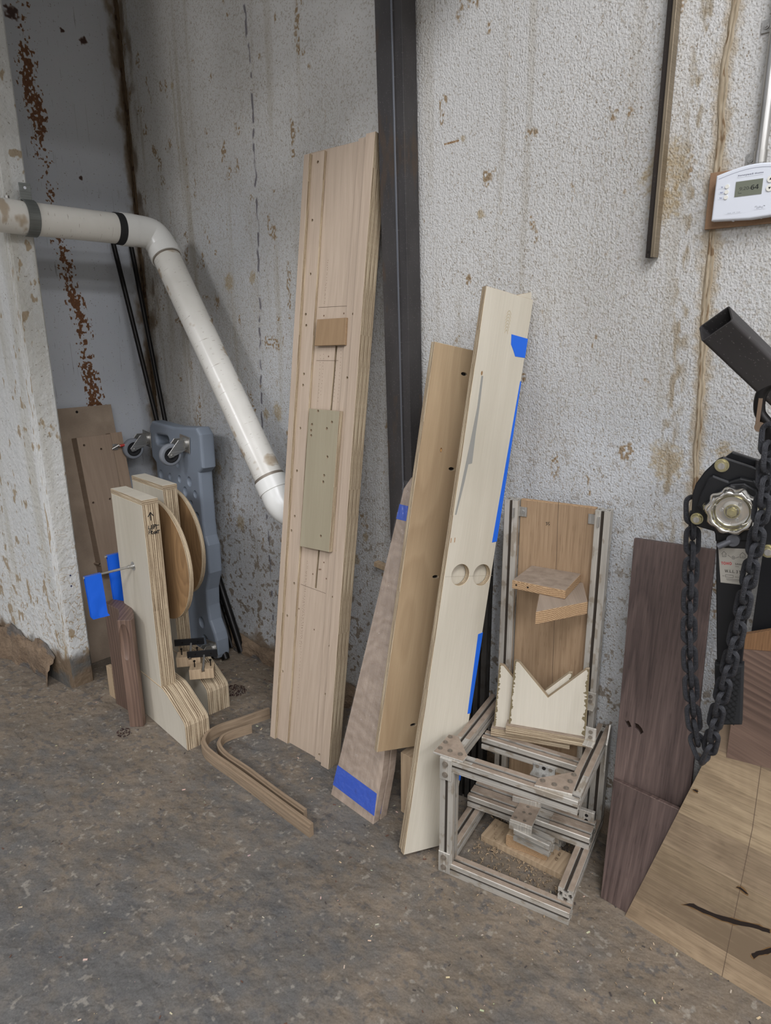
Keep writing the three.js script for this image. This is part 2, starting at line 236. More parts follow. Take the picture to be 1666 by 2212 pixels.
// floor: worn concrete under trodden brown dust
const FW = 4.2, FD = 2.6;
const dustAt = (x, z) => { const d = 0.5 + (F(x * 2.4 + 2, z * 2.4, 3) - 0.5) * 0.6; return d + sst(0.95, 0.1, z) * 0.30 + sst(1.6, 0.3, x) * 0.22 - sst(1.2, 1.9, z) * 0.04; };
TX.floor = dtex(1792, 1110, FW, FD, (x, z) => {
  const k = dustAt(x, z), pit = F(x * 22, z * 28, 4), fp = F(x * 60 + 9, z * 72, 3);
  let c = mix([80, 80, 80], [103, 100, 95], F(x * 6, z * 6, 4));
  c = mix(c, mix([107, 96, 82], [126, 113, 97], N(x * 9 + 3, z * 9)), sst(0.30, 0.85, k + (pit - 0.5) * 0.5));
  const dk = pit * 0.4 + fp * 0.6; if (dk > 0.58) c = mix(c, [74, 74, 76], sst(0.57, 0.70, dk) * 0.5);
  const pale = F(x * 60 + 20, z * 60, 4); if (pale > 0.70) c = mix(c, [150, 144, 132], sst(0.70, 0.76, pale) * 0.6);
  const g = N(x * 480, z * 480) - 0.5; return [c[0] + g * 20, c[1] + g * 19, c[2] + g * 18];
});
TX.floorBump = dtex(1024, 1024, 1.3, 1.3, (x, z) => 255 * Math.min(1, Math.max(0, 0.2 + F(x * 18, z * 24, 5) * 0.8)), { data: true });
struct('floor', planeUV(box(-0.8, -0.2, -0.2, ROOM.x1, 0, ROOM.z1), (p) => p.x, (p) => p.z), mat({ map: TX.floor, bumpMap: TX.floorBump, bumpScale: 0.016, roughness: 0.88 }), 'worn grey concrete floor under brown dust');
const plain = mat({ color: 0xb4b2ad, roughness: 0.9 });
struct('ceiling', box(-0.8, ROOM.h, -0.2, ROOM.x1 + 0.2, ROOM.h + 0.2, ROOM.z1 + 0.2), plain, 'plain grey ceiling');
struct('wall_right', box(ROOM.x1, 0, 0, ROOM.x1 + 0.2, ROOM.h, ROOM.z1), plain, 'plain far wall behind the camera');
struct('wall_front', box(-0.8, 0, ROOM.z1, ROOM.x1 + 0.2, ROOM.h, ROOM.z1 + 0.2), plain, 'plain wall opposite the boards');
// ceiling lamps
for (const [x, z, w, d, I] of FIXTURES) {
  const t = thing('ceiling_lamp', 'white flat ceiling lamp panel under the grey ceiling', 'lamp', V(x, ROOM.h - 0.1, z), 'ceiling lamps');
  part('housing', box(-w / 2 - 0.02, 0.01, -d / 2 - 0.02, w / 2 + 0.02, 0.1, d / 2 + 0.02), M.white, t);
  part('diffuser', box(-w / 2, 0, -d / 2, w / 2, 0.01, d / 2), mat({ color: 0xffffff, emissive: 0xf8f9ff, emissiveIntensity: 1.5 }), t);
  const L = new THREE.RectAreaLight(0xf8f9ff, I, w, d); L.position.set(0, -0.01, 0); L.rotation.x = -Math.PI / 2; t.add(L); L.name = 'lamp_light';
}
// rough mortar and trodden mud along the foot of a wall: profile swept along a line
function rubble(A, B, out, h, d, n, seed, chunk = 1) {
  const dir = B.clone().sub(A), o = out.clone().normalize();
  return grid(n, 14, (u, v) => { const s = u * dir.length(), a = v * Math.PI / 2, q = F(s * 9 + seed, v * 2.2, 5) - 0.5, hh = h * (0.75 + 1.0 * (F(s * 5 + seed, 3, 3) - 0.5) + 0.35), dd = d * (0.8 + 1.2 * (F(s * 6 + seed, 8, 3) - 0.5)); const r = 1 + q * 0.9 * chunk; return A.clone().addScaledVector(dir, u).addScaledVector(o, Math.max(0.002, Math.cos(a) * dd * r * (v > 0.98 ? 0 : 1))).add(V(0, Math.max(v < 0.02 ? -0.002 : 0.0, Math.sin(a) * hh * (1 + q * 0.5 * chunk)), 0)); }, (u, v, p) => [u * dir.length(), p.y + v * 0.1]);
}
TX.mud = dtex(512, 512, 0.7, 0.7, (x, y) => { let c = mix([92, 76, 60], [140, 120, 98], F(x * 16, y * 16, 5)); c = mix(c, [84, 84, 84], sst(0.58, 0.7, F(x * 8 + 7, y * 8, 4)) * 0.7); const g = N(x * 380, y * 380) - 0.5; return [c[0] + g * 24, c[1] + g * 22, c[2] + g * 20]; });
M.mud = mat({ map: TX.mud, roughness: 1, bumpMap: bumpFine, bumpScale: 0.006 });
struct('mortar_back', rubble(V(0.02, 0, 0.001), V(2.15, 0, 0.001), V(0, 0, 1), 0.07, 0.05, 260, 3), M.mud, 'rough brown mortar along the foot of the back wall');
struct('mortar_left', rubble(V(0.001, 0, 0.62), V(0.001, 0, 0.02), V(1, 0, 0), 0.06, 0.05, 90, 12), M.mud, 'rough brown mortar along the foot of the side wall');
// caulked seam running up the wall and the joint in the corner
function seamGeo(fx, y0, y1, w, depth, seed) { return grid(8, 220, (u, v) => { const y = y0 + (y1 - y0) * v, e = u * 2 - 1, ww = w * (0.6 + 0.9 * F(y * 9 + seed, 2, 3)) + (F(y * 60, seed + (u > 0.5 ? 4 : 0), 2) - 0.5) * w * 0.9; return V(fx(y) + e * ww + (N(y * 20, seed) - 0.5) * 0.004, y, Math.max(-0.001, depth * (1 - e * e) * (0.5 + F(y * 40, u * 3 + seed, 3)) - (Math.abs(u - 0.55) < 0.08 ? depth * 0.6 : 0))); }, (u, v) => [u * 0.05, (y0 + (y1 - y0) * v)]); }
TX.caulk = dtex(128, 1024, 0.06, 1.4, (x, y) => { let c = mix([138, 122, 98], [180, 168, 146], F(x * 90, y * 60, 4)); return mix(c, [104, 80, 54], sst(0.64, 0.74, F(x * 70 + 3, y * 30, 4)) * 0.8); });
M.caulk = mat({ map: TX.caulk, roughness: 0.9 });
part('caulk_seam', seamGeo((y) => smooth(seamPts, y), 0.7, 3.0, 0.0075, 0.003, 4), M.caulk, wallBack, 'brown caulked crack up the wall');
part('corner_joint', planeUV(seamGeo(() => 0.012, 0.3, 3.2, 0.012, 0.012, 9), (p) => p.x, (p) => p.y), mat({ map: TX.caulk, color: 0x8a7c6c, roughness: 0.95 }), wallBack, 'dirty joint in the corner');
// concrete pier standing out from the left wall
const cz1 = 0.735, cz0 = 0.634, cxF = 0.402;
const pierOutline = [[-0.61, -cz0], [cxF - 0.006, -cz0], [cxF, -cz0 - 0.006], [cxF, -cz1 + 0.018], [cxF - 0.012, -cz1], [-0.61, -cz1 - 0.10]];
TX.pier = dtex(1024, 2048, 0.75, 3.0, (u, y) => { // u: metres round the outline
  let c = mix([190, 192, 190], [214, 214, 210], F(u * 6, y * 2, 4)); c = mix(c, [176, 172, 158], sst(0.5, 0.75, F(u * 14, y * 1.2, 4)) * 0.5);
  const sp = N(u * 240, y * 200); if (sp > 0.92) c = mix(c, [104, 92, 76], 0.6);
  const low = sst(1.0, 0.1, y); const cr = Math.abs(F(u * 34, y * 30, 3) - 0.5); c = mix(c, [140, 112, 76], sst(0.03, 0.006, cr) * low * 0.7); c = mix(c, [134, 108, 72], sst(0.70, 0.76, F(u * 30 + 5, y * 16, 4) + low * 0.06) * 0.6);
  const m = y + (F(u * 14, y * 12, 5) - 0.5) * 0.12; c = mix(c, mix([106, 90, 72], [86, 84, 80], sst(0.45, 0.65, F(u * 9, y * 10, 4))), sst(0.19, 0.13, m)); return c;
});
{
  const s = new THREE.Shape(pierOutline.map((p) => new THREE.Vector2(p[0], p[1])));
  const g = new THREE.ExtrudeGeometry(s, { depth: ROOM.h, bevelEnabled: false, curveSegments: 4 }); g.rotateX(-Math.PI / 2);
  planeUV(g, (p) => (p.z > cz1 - 0.013 ? 0.2 + (cxF - p.x) : (cxF - p.x) * 0.2 + (p.z - cz0)), (p) => p.y);
  const o = struct('wall_pier', g, mat({ map: TX.pier, roughness: 0.6, bumpMap: bumpFine, bumpScale: 0.004 }), 'white painted concrete pier standing out of the side wall');
  struct('trim_1', rubble(V(-0.58, 0, cz1 + 0.095), V(cxF - 0.1, 0, cz1 + 0.012), V(0.05, 0, 1), 0.15, 0.06, 260, 31, 1.5), M.mud, 'broken brown mortar at the foot of the pier');
  
  for (const [px, py] of [[152, 1243], [154, 1266]]) { const p = onX(px, py, cxF); const q = new THREE.CircleGeometry(0.004, 8); q.rotateY(Math.PI / 2); q.translate(cxF + 0.0006, p.y, p.z); part('ink_mark', q, mat({ color: 0x26284e, roughness: 0.8 }), o); }
}
{ // unseen block added overhead, shaped to shade the top of the corner
  const t = thing('added_shade_block', 'wide grey unseen block added under the ceiling to shade the corner', 'shade_block', V(1.62, 2.72, 0.02)); part('shade_block', box(0, 0, 0, 0.7, 0.8, 4.2), mat({ color: 0x9a9c9e, metalness: 0.4, roughness: 0.5 }), t); for (const z of [0.6, 2.2, 3.8]) for (const x of [0.05, 0.64]) part('hanger', box(x, 0.8, z, x + 0.012, ROOM.h - 2.721, z + 0.03), M.zinc, t);
}
/* ---------------------------------------------------------------- drain pipe, posts, rods, thermostat */
{
  const t = thing('drain_pipe', 'white plastic drain pipe bending down across the corner of the walls', 'pipe', V(0, 0, 0));
  const R = 0.057, pA = onX(-60, 458, 0.462), pB = onX(262, 495, 0.462), K = V(0.474, pB.y - 0.012, 0.175), q1 = onZ(355, 545, 0.165), q2 = onZ(584, 1037, 0.165), dn = q2.clone().sub(q1).normalize();
  part('pipe', cyl(pA, pB, R, 40), M.pvc, t);
  const in1 = pB.clone(), dz = pB.clone().sub(pA).normalize();
  const e0 = pB.clone().addScaledVector(dz, 0.035), e2 = q1.clone();
  const mid = e0.clone().addScaledVector(dz, 0.075).lerp(e2.clone().addScaledVector(dn, -0.075), 0.5);
  part('elbow', merge([cyl(in1.clone().addScaledVector(dz, -0.0), e0.clone().addScaledVector(dz, 0.012), R + 0.006, 40), sweep([e0, e0.clone().addScaledVector(dz, 0.03), mid, e2.clone().addScaledVector(dn, -0.03), e2], R + 0.004, 26, 36), cyl(e2.clone().addScaledVector(dn, -0.012), e2.clone().addScaledVector(dn, 0.03), R + 0.007, 40)]), M.pvcWhite, t);
  part('seal_ring', cyl(in1.clone().addScaledVector(dz, -0.03), in1.clone().addScaledVector(dz, 0.002), R + 0.003, 40), M.rubber, t, 'black smeared seal');
  part('pipe', cyl(e2.clone().addScaledVector(dn, 0.02), q2, R, 40), mat({ map: TX.grime, color: 0xffffff, roughness: 0.25 }), t);
  part('seal_ring', cyl(e2.clone().addScaledVector(dn, 0.03), e2.clone().addScaledVector(dn, 0.036), R + 0.002, 40), M.screw, t);
  part('seal_ring', cyl(q2.clone().addScaledVector(dn, -0.012), q2.clone().addScaledVector(dn, 0.0), R + 0.003, 40), M.screw, t);
  const lo = q2.clone().addScaledVector(dn, 0.05);
  part('elbow', merge([cyl(q2, lo, R + 0.007, 40), sweep([q2, lo, lo.clone().addScaledVector(dn, 0.05), lo.clone().addScaledVector(dn, 0.09).add(V(0.02, 0.0, -0.02)), lo.clone().addScaledVector(dn, 0.10).add(V(0.09, 0.03, -0.045)), lo.clone().addScaledVector(dn, 0.10).add(V(0.16, 0.04, -0.06))], R + 0.003, 24, 36)]), M.pvcWhite, t);
  // strap round the pipe against the pier
  const sp = onX(62, 472, 0.462), sy = sp.y, s = thing('pipe_strap', 'galvanised steel strap clamping the drain pipe to the pier', 'strap', V(0.462, sy, sp.z));
  const pts = [[-0.062, 0.085]]; for (let a = 90; a >= -90; a -= 10) pts.push([Math.cos(a * RAD) * 0.0605 * 1.0, Math.sin(a * RAD) * 0.0605]); pts.push([-0.062, -0.0605]);
  const outer = [...pts.slice(1, -1)], inner = outer.map(([a, b]) => [a * 1.045, b * 1.045]).reverse();
  const band = poly([...inner.reverse(), ...outer.reverse()], -0.02, 0.02, { bevel: 0 });
  part('band', merge([band, box(0.0, 0.058, -0.02, 0.003, 0.118, 0.02)]), mat({ map: TX.metal, color: 0xa6acac, metalness: 0.6, roughness: 0.45 }), s);
  part('hole', (() => { const g = new THREE.CircleGeometry(0.005, 12); g.rotateY(Math.PI / 2); g.translate(0.0036, 0.102, 0); return g; })(), M.white, s);
  part('bolt', merge([box(-0.058, 0.06, 0.03, -0.02, 0.064, 0.07), cyl(V(-0.04, 0.064, 0.05), V(-0.04, 0.075, 0.05), 0.009, 6)]), M.zinc, s);
}
{ // steel post against the back wall
  const a = onZ(809, 0, 0.075), b = onZ(844, 1170, 0.075), dir = a.clone().sub(b).normalize(), O = b.clone().addScaledVector(dir, -b.y / dir.y), fr = new Fr(O, V(1, 0, 0).addScaledVector(dir, -dir.x), dir);
  const w = fr.uv(848, 0)[0] - fr.uv(809, 0)[0];
  const t = thing('steel_post', 'tall dark steel post standing against the wall behind the boards', 'post', fr);
  const L = 2.69; part('web', planeUV(box(0, 0, -0.03, w, L, 0), (p) => p.x, (p) => p.y), M.steel, t);
  part('flange', planeUV(box(w - 0.006, 0, -0.066, w + 0.03, L, -0.004), (p) => p.x + p.z, (p) => p.y), M.steel, t);
  part('edge', box(w - 0.007, 0, -0.003, w - 0.001, L, 0.0025), mat({ color: 0x6d7076, roughness: 0.45, metalness: 0.6 }), t, 'worn bright edge');
  const y0 = fr.uv(822, 498)[1]; part('backing_plate', box(-0.03, y0, -0.07, w * 0.6, 2.68, -0.032), M.black, t, 'black plate behind the post');
}
{ // threaded channel rod hanging on the wall
  const b = onZ(1403, 556, 0.025), t = thing('wall_channel', 'thin rusty steel channel hanging down the wall', 'channel', V(b.x, b.y, 0));
  part('web', box(-0.0095, 0, 0.002, 0.004, 2.4, 0.026), mat({ map: TX.steel, color: 0xb8a898, roughness: 0.7, metalness: 0.3 }), t);
  part('lip', box(0.004, 0, 0.002, 0.0125, 2.4, 0.03), mat({ map: TX.metal, color: 0xc8b8a0, roughness: 0.45, metalness: 0.7 }), t, 'bright notched lip');
  part('hole', disc(V(-0.003, 0.012, 0.026), 0.003, 0.0006), M.hole, t);
}
{ // thermostat on its backing board
  const fr = new Fr(V(onZ(1531, 440, 0).x, 0, 0), V(1, 0, 0), V(0, 1, 0));
  const y0 = fr.uv(1528, 497)[1], y1 = fr.uv(1537, 376)[1], x0 = fr.uv(1532, 440)[0];
  const t = thing('thermostat', 'white wall thermostat on a brown backing board', 'thermostat', fr);
  part('backing_board', slab(x0, y0, x0 + 0.205, y1, 0.0015, 0.012), M.card, t, 'brown board behind the thermostat');
  const a = fr.uv(1542, 478, 0.03)[1], b = fr.uv(1549, 381, 0.03)[1], l = fr.uv(1545, 430, 0.03)[0], w = 0.155, hh = b - a;
  const out = []; for (let i = 0; i <= 20; i++) out.push([l + w * i / 20, b + Math.sin(i / 20 * Math.PI) * 0.013]); const body = [[l - 0.001, a], [l + w / 2, a - 0.004], [l + w + 0.001, a], ...out.reverse()];
  part('body', poly(body, 0.012, 0.038, { bevel: 0.004, seg: 3 }), M.white, t);
  const u = (s) => l + s * w, v = (s) => a + s * hh, zf = 0.0384;
  part('face_line', ribbon(Array.from({ length: 21 }, (_, i) => [l + 0.006 + (w - 0.012) * i / 20, b - 0.008 + Math.sin(i / 20 * Math.PI) * 0.0125]), 0.0006, zf), mat({ color: 0x8b8fa0 }), t);
  const lcd = ctex(256, 160, (g, W2, H2) => { g.fillStyle = '#75796a'; g.fillRect(0, 0, W2, H2); g.fillStyle = '#2a2c28'; g.font = 'bold 74px sans-serif'; g.fillText('64', 146, 106); g.font = '50px sans-serif'; g.fillText('9:20', 36, 98); g.font = '18px sans-serif'; g.fillText('AM', 132, 92); g.fillRect(30, 128, 34, 5); g.fillRect(28, 112, 8, 5); });
  part('screen', poly(rect(u(0.275), v(0.47), u(0.62), v(0.80)), 0.036, 0.0388, { bevel: 0 }), mat({ color: 0x8a8d80, roughness: 0.3 }), t);
  const sg = new THREE.PlaneGeometry(w * 0.335, hh * 0.31); sg.translate(u(0.4475), v(0.635), 0.039); part('display', sg, mat({ map: lcd, roughness: 0.25 }), t, 'grey display reading 9:20 and 64');
  const txt = (s, cx, cy, ww, hh2, font, col) => { const tt = ctex(256, 64, (g) => { g.fillStyle = '#dfe3ea'; g.fillRect(0, 0, 256, 64); g.fillStyle = col; g.textAlign = 'center'; g.font = font; g.fillText(s, 128, 46); }); const g = new THREE.PlaneGeometry(ww, hh2); g.translate(cx, cy, zf); part('lettering', g, mat({ map: tt, roughness: 0.45 }), t); };
  txt('Honeywell Home', u(0.45), v(0.93), 0.05, 0.0085, 'bold 33px sans-serif', '#3b3d52');
  ['Set', 'Hold', 'Run'].forEach((s, i) => txt(s, u(0.095), v(0.72 - i * 0.118), 0.011, 0.005, 'bold 60px sans-serif', '#343a78'));
  txt('Heat   Off   Cool', u(0.29), v(0.135), 0.034, 0.005, '28px sans-serif', '#3b3d52'); txt('Fan', u(0.62), v(0.205), 0.014, 0.004, '40px sans-serif', '#3b3d52'); txt('Auto   On', u(0.62), v(0.165), 0.022, 0.0045, '36px sans-serif', '#3b3d52');
  part('lettering', ribbon([[u(0.56), v(0.19)], [u(0.56), v(0.215)], [u(0.585), v(0.215)]], 0.0004, zf), M.ink, t); part('lettering', ribbon([[u(0.655), v(0.215)], [u(0.68), v(0.215)], [u(0.68), v(0.19)]], 0.0004, zf), M.ink, t);
  for (let i = 0; i < 3; i++) part('button', disc(V(u(0.165), v(0.725 - i * 0.118), 0.037), 0.0042, 0.003), mat({ color: 0xe9e7dd, roughness: 0.5 }), t);
  for (let i = 0; i < 2; i++) { const bt = part('arrow_button', disc(V(u(0.715), v(0.76 - i * 0.185), 0.037), 0.0068, 0.003), mat({ color: 0xe9e7dd, roughness: 0.5 }), t); const s = i ? -1 : 1, g = new THREE.CircleGeometry(0.003, 3); g.rotateZ(s * Math.PI / 2); g.translate(u(0.715), v(0.76 - i * 0.185), 0.0403); part('arrow', g, M.ink, bt); }
  for (const s of [0.27, 0.63]) part('switch', box(u(s) - 0.0015, v(-0.045), 0.02, u(s) + 0.0015, v(-0.01), 0.03), M.white, t);
  // conduit above it
  const cx = onZ(1645, 330, 0.012).x, cy = y1 - 0.004, c = thing('conduit', 'galvanised conduit running up the wall from the thermostat', 'conduit', V(cx, cy, 0));
  part('tube', cyl(V(0, 0, 0.014), V(-0.006, 2.4, 0.014), 0.0115, 20), M.zinc, c);
  for (const yy of [0.02, onZ(1656, 58, 0).y - cy]) { const k = part('strap', merge([cyl(V(0, yy - 0.012, 0.014), V(0, yy + 0.012, 0.014), 0.013, 20), box(-0.032, yy - 0.012, 0.001, 0, yy + 0.012, 0.004)]), M.zinc, c); part('screw', merge([disc(V(-0.022, yy, 0.004), 0.006, 0.003), hexNut(V(-0.022, yy, 0.007), 0.0035, 0.002)]), M.zinc, k); }
}
{ // round bars leaning in the corner
  const bars = [[[244, 523], 0.03, [454, 1376], 0.011, 'long dark steel bar leaning in the corner, the one beside the side wall'], [[283, 531], 0.02, [447, 1372], 0.011, 'long dark steel bar leaning in the corner, the one beside the back wall']];
  for (const [[ax, ay], x, [bx, by], r, lab] of bars) {
    const A = onX(ax, ay, x), B = onY(bx, by, 0), d = A.clone().sub(B).normalize(), t = thing('steel_bar', lab, 'bar', B), L = A.distanceTo(B);
    part('bar', cyl(d.clone().multiplyScalar(0.008), d.clone().multiplyScalar(L), r, 14), M.blackSteel, t);
  }
  const low = [[[524, 1412], [452, 1190], 0.05, 0.018], [[490, 1428], [428, 1240], 0.12, 0.0185], [[503, 1402], [440, 1200], 0.08, 0.013]];
  low.forEach(([[bx, by], [ax, ay], dz, r], i) => {
    const B = onY(bx, by, 0), A = onZ(ax, ay, Math.max(0.022, B.z - 0.03)), d = A.clone().sub(B).normalize(), t = thing('pipe_bar', ['short black pipe with a threaded foot nearest the back wall, beside the cart', 'short black pipe with a threaded foot against the edge of the grey cart', 'short black pipe between two others behind the grey cart', 'short black pipe half hidden behind the corner of the grey cart'][i], 'pipe', B, 'black pipes behind the cart'), L = A.distanceTo(B) + 0.18;
    part('tube', cyl(d.clone().multiplyScalar(0.01), d.clone().multiplyScalar(L), r, 16), M.blackSteel, t);
    const th = []; for (let k = 0; k < 9; k++) th.push(cyl(d.clone().multiplyScalar(0.012 + k * 0.0022), d.clone().multiplyScalar(0.0132 + k * 0.0022), r + 0.0008, 14)); part('thread', th, M.blackSteel, t);
  });
}
/* ---------------------------------------------------------------- grey cart standing on end */
{
  const br = onY(471, 1434, 0), zt = 0.10, TR = onZ(431, 925, zt + 0.06), TL = onZ(312, 907, zt + 0.06);
  const up = TR.clone().sub(br), fr = new Fr(br.clone().setY(0.012), V(1, 0, 0.04).addScaledVector(up.clone().normalize(), -up.clone().normalize().x), up);
  const hgt = fr.l(TR).y, wid = -fr.l(TL).x + fr.l(TR).x, t = thing('platform_cart', 'grey plastic platform cart standing on end with its wheels outwards', 'cart', fr);
  const xr = fr.l(TR).x, xl = xr - wid;
  const hy = (py) => fr.uv(430, py)[1];
  // outline with flared corners and a grip notch down each side
  const half = (s) => { const e = s > 0 ? xr : xl, k = (d) => e - s * d; return [[k(0.03), 0], [k(0.006), 0.012], [k(0.0), 0.03], [k(0), 0.10], [k(0.012), 0.135], [k(0.045), 0.19], [k(0.055), 0.26], [k(0.05), 0.34], [k(0.025), 0.40], [k(0.012), 0.43], [k(0.012), 0.56], [k(0.03), 0.60], [k(0.035), 0.66], [k(0.035), hgt - 0.20], [k(0.0), hgt - 0.175], [k(0), hgt - 0.03], [k(0.03), hgt]]; };
  const L = half(-1), Rr = half(1); const out = [...Rr, [xr - 0.12, hgt - 0.005], [(xr + xl) / 2, hgt - 0.012], [xl + 0.12, hgt - 0.005], ...L.reverse()];
  const slot = rrect(xl + 0.06, hgt - 0.105, xl + 0.185, hgt - 0.06, 0.018);
  const shell = poly(out, -0.07, 0.0, { holes: [slot.reverse()], bevel: 0.012, seg: 3 });
  // dimples pressed into the deck
  const ev = new Evaluator(); ev.attributes = ['position', 'normal', 'uv']; ev.useGroups = false; let br0 = new Brush(shell);
  const dim = []; const bx = xl + 0.06, bw = wid - 0.12;
  for (let r = 0; r < 9; r++) for (let k = 0; k < 4; k++) { const y = hgt - 0.25 - r * 0.052, x = bx + (k + (r & 1 ? 0.75 : 0.25)) * bw / 4; if (x > bx && x < bx + bw) dim.push([x, y, 0.014 + ((r + k) % 3 === 0 ? 0.004 : 0)]); }
  dim.push([xr - 0.19, hgt - 0.11, 0.022], [xr - 0.12, 0.16, 0.022], [xr - 0.1, 0.07, 0.026], [xl + 0.2, hgt - 0.17, 0.016], [xr - 0.22, hgt - 0.18, 0.016]);
  const balls = dim.map(([x, y, r]) => { const g = new THREE.SphereGeometry(r * 1.25, 14, 10); g.scale(1, 1.1, 0.8); g.translate(x, y, r * 0.3); return g; });
  const dg = merge(balls); br0 = ev.evaluate(br0, new Brush(dg), SUBTRACTION); const deckG = br0.geometry; deckG.clearGroups();
  part('deck', deckG, M.greyPlastic, t);
  const caster = (x, y, ang) => {
    const c = new THREE.Group(); c.name = 'caster'; t.add(c); c.scale.setScalar(1.22); c.position.set(x, y, 0.002); c.rotation.z = ang;
    part('plate', slab(-0.03, -0.035, 0.03, 0.035, 0, 0.003), M.zinc, c);
    const forkSide = (s) => poly([[-0.018, -0.004], [0.018, -0.004], [0.020, 0.03], [-0.03, 0.072], [-0.042, 0.066], [-0.042, 0.058]], -0.0015, 0.0015);
    const fg = [-1, 1].map((s) => { const g = forkSide(s); g.rotateX(Math.PI / 2); g.translate(0, s * 0.0155, 0.006); return g; });
    part('fork', [...fg, disc(V(0, 0, 0.003), 0.024, 0.01, 20), (() => { const g = box(-0.018, -0.016, 0.006, 0.018, 0.016, 0.012); return g; })()], M.zinc, c);
    const wh = new THREE.LatheGeometry([[0.028, -0.011], [0.036, -0.0115], [0.0395, -0.009], [0.041, 0], [0.0395, 0.009], [0.036, 0.0115], [0.028, 0.011]].map(([a, b]) => new THREE.Vector2(a, b)), 36); wh.translate(-0.034, 0, 0.06);
    part('tyre', wh, M.greyRubber, c);
    const hub = new THREE.LatheGeometry([[0.0, -0.010], [0.008, -0.0105], [0.012, -0.007], [0.024, -0.007], [0.0275, -0.0122], [0.0285, 0], [0.0275, 0.0122], [0.024, 0.007], [0.012, 0.007], [0.008, 0.0105], [0, 0.01]].map(([a, b]) => new THREE.Vector2(a, b)), 30); hub.translate(-0.034, 0, 0.06);
    part('hub', hub, M.rubber, c); part('axle', cyl(V(-0.034, -0.02, 0.06), V(-0.034, 0.02, 0.06), 0.006, 6), M.zinc, c); return c;
  };
  const c1 = fr.uv(400, 958, 0.0), c2 = fr.uv(318, 945, 0); caster(c1[0] + 0.005, c1[1], 1.45); caster(c2[0] + 0.005, c2[1] - 0.004, 1.45); const c3 = fr.uv(460, 1400, 0); caster(c3[0], c3[1], 1.7); const c4 = fr.uv(380, 1385, 0); caster(c4[0], c4[1], 1.7);
}
/* ---------------------------------------------------------------- fibreboard jig leaning on the side wall */
{
  const bz = 0.60, O = V(0.235, 0, bz), fr = new Fr(O, V(0, 0, -1), V(0.055, 1.163, bz).sub(O)), top = fr.uv(185, 878)[1], w = fr.uv(240, 875)[0];
  const t = thing('fibreboard_jig', 'brown fibreboard jig with a thick strip leaning on the side wall', 'board', fr);
  part('back_board', slab(0, 0, w, top, -0.016, 0), M.mdf, t);
  const a = fr.uv(165, 945, 0.058)[0], yb = fr.uv(205, 1245, 0.058)[1], yt = fr.uv(200, 942, 0.058)[1];
  const holes = [[182, 962], [219, 970], [202, 1086], [216, 1219], [238, 1078]].map(([x, y]) => { const q = fr.uv(x, y, 0.058); return ring(q[0], q[1], 0.005, 8); });
  part('strip', slab(a, yb, w - 0.055, yt, 0, 0.058, { holes }), woodM(TX.maple, { color: 0xcfc8c2 }), t, 'thick pale strip');
  part('side_strip', slab(w - 0.052, 0.05, w + 0.004, yt + 0.004, 0, 0.050), woodM(TX.maple, { color: 0xd8d0c8 }), t);
  part('stub', box(0.07, top - 0.04, -0.034, 0.105, top + 0.038, -0.0165), M.pine, t);
  part('screw_hole', disc(V(...fr.uv(166, 890), 0), 0.006, 0.0008), M.hole, t);
  const q = fr.uv(244, 966, 0.05), c = new THREE.Group(); c.name = 'toggle_clamp'; c.position.set(q[0], q[1], 0.0505); t.add(c);
  part('base', box(-0.02, -0.014, 0, 0.02, 0.014, 0.006), M.zinc, c); part('lever', merge([cyl(V(0, 0, 0.01), V(0.05, 0.004, 0.03), 0.005, 8), cyl(V(-0.01, -0.008, 0.01), V(0.02, 0.006, 0.022), 0.006, 8)]), M.zinc, c); part('grip', cyl(V(0.026, 0.002, 0.02), V(0.045, 0.004, 0.028), 0.0062, 8), mat({ color: 0xb02a22, roughness: 0.5 }), c, 'red grip'); part('spindle', merge([cyl(V(0.05, 0.004, 0.02), V(0.075, 0.004, 0.02), 0.004, 8), hexNut(V(0.06, 0.004, 0.012), 0.008, 0.012)]), M.zinc, c);
}
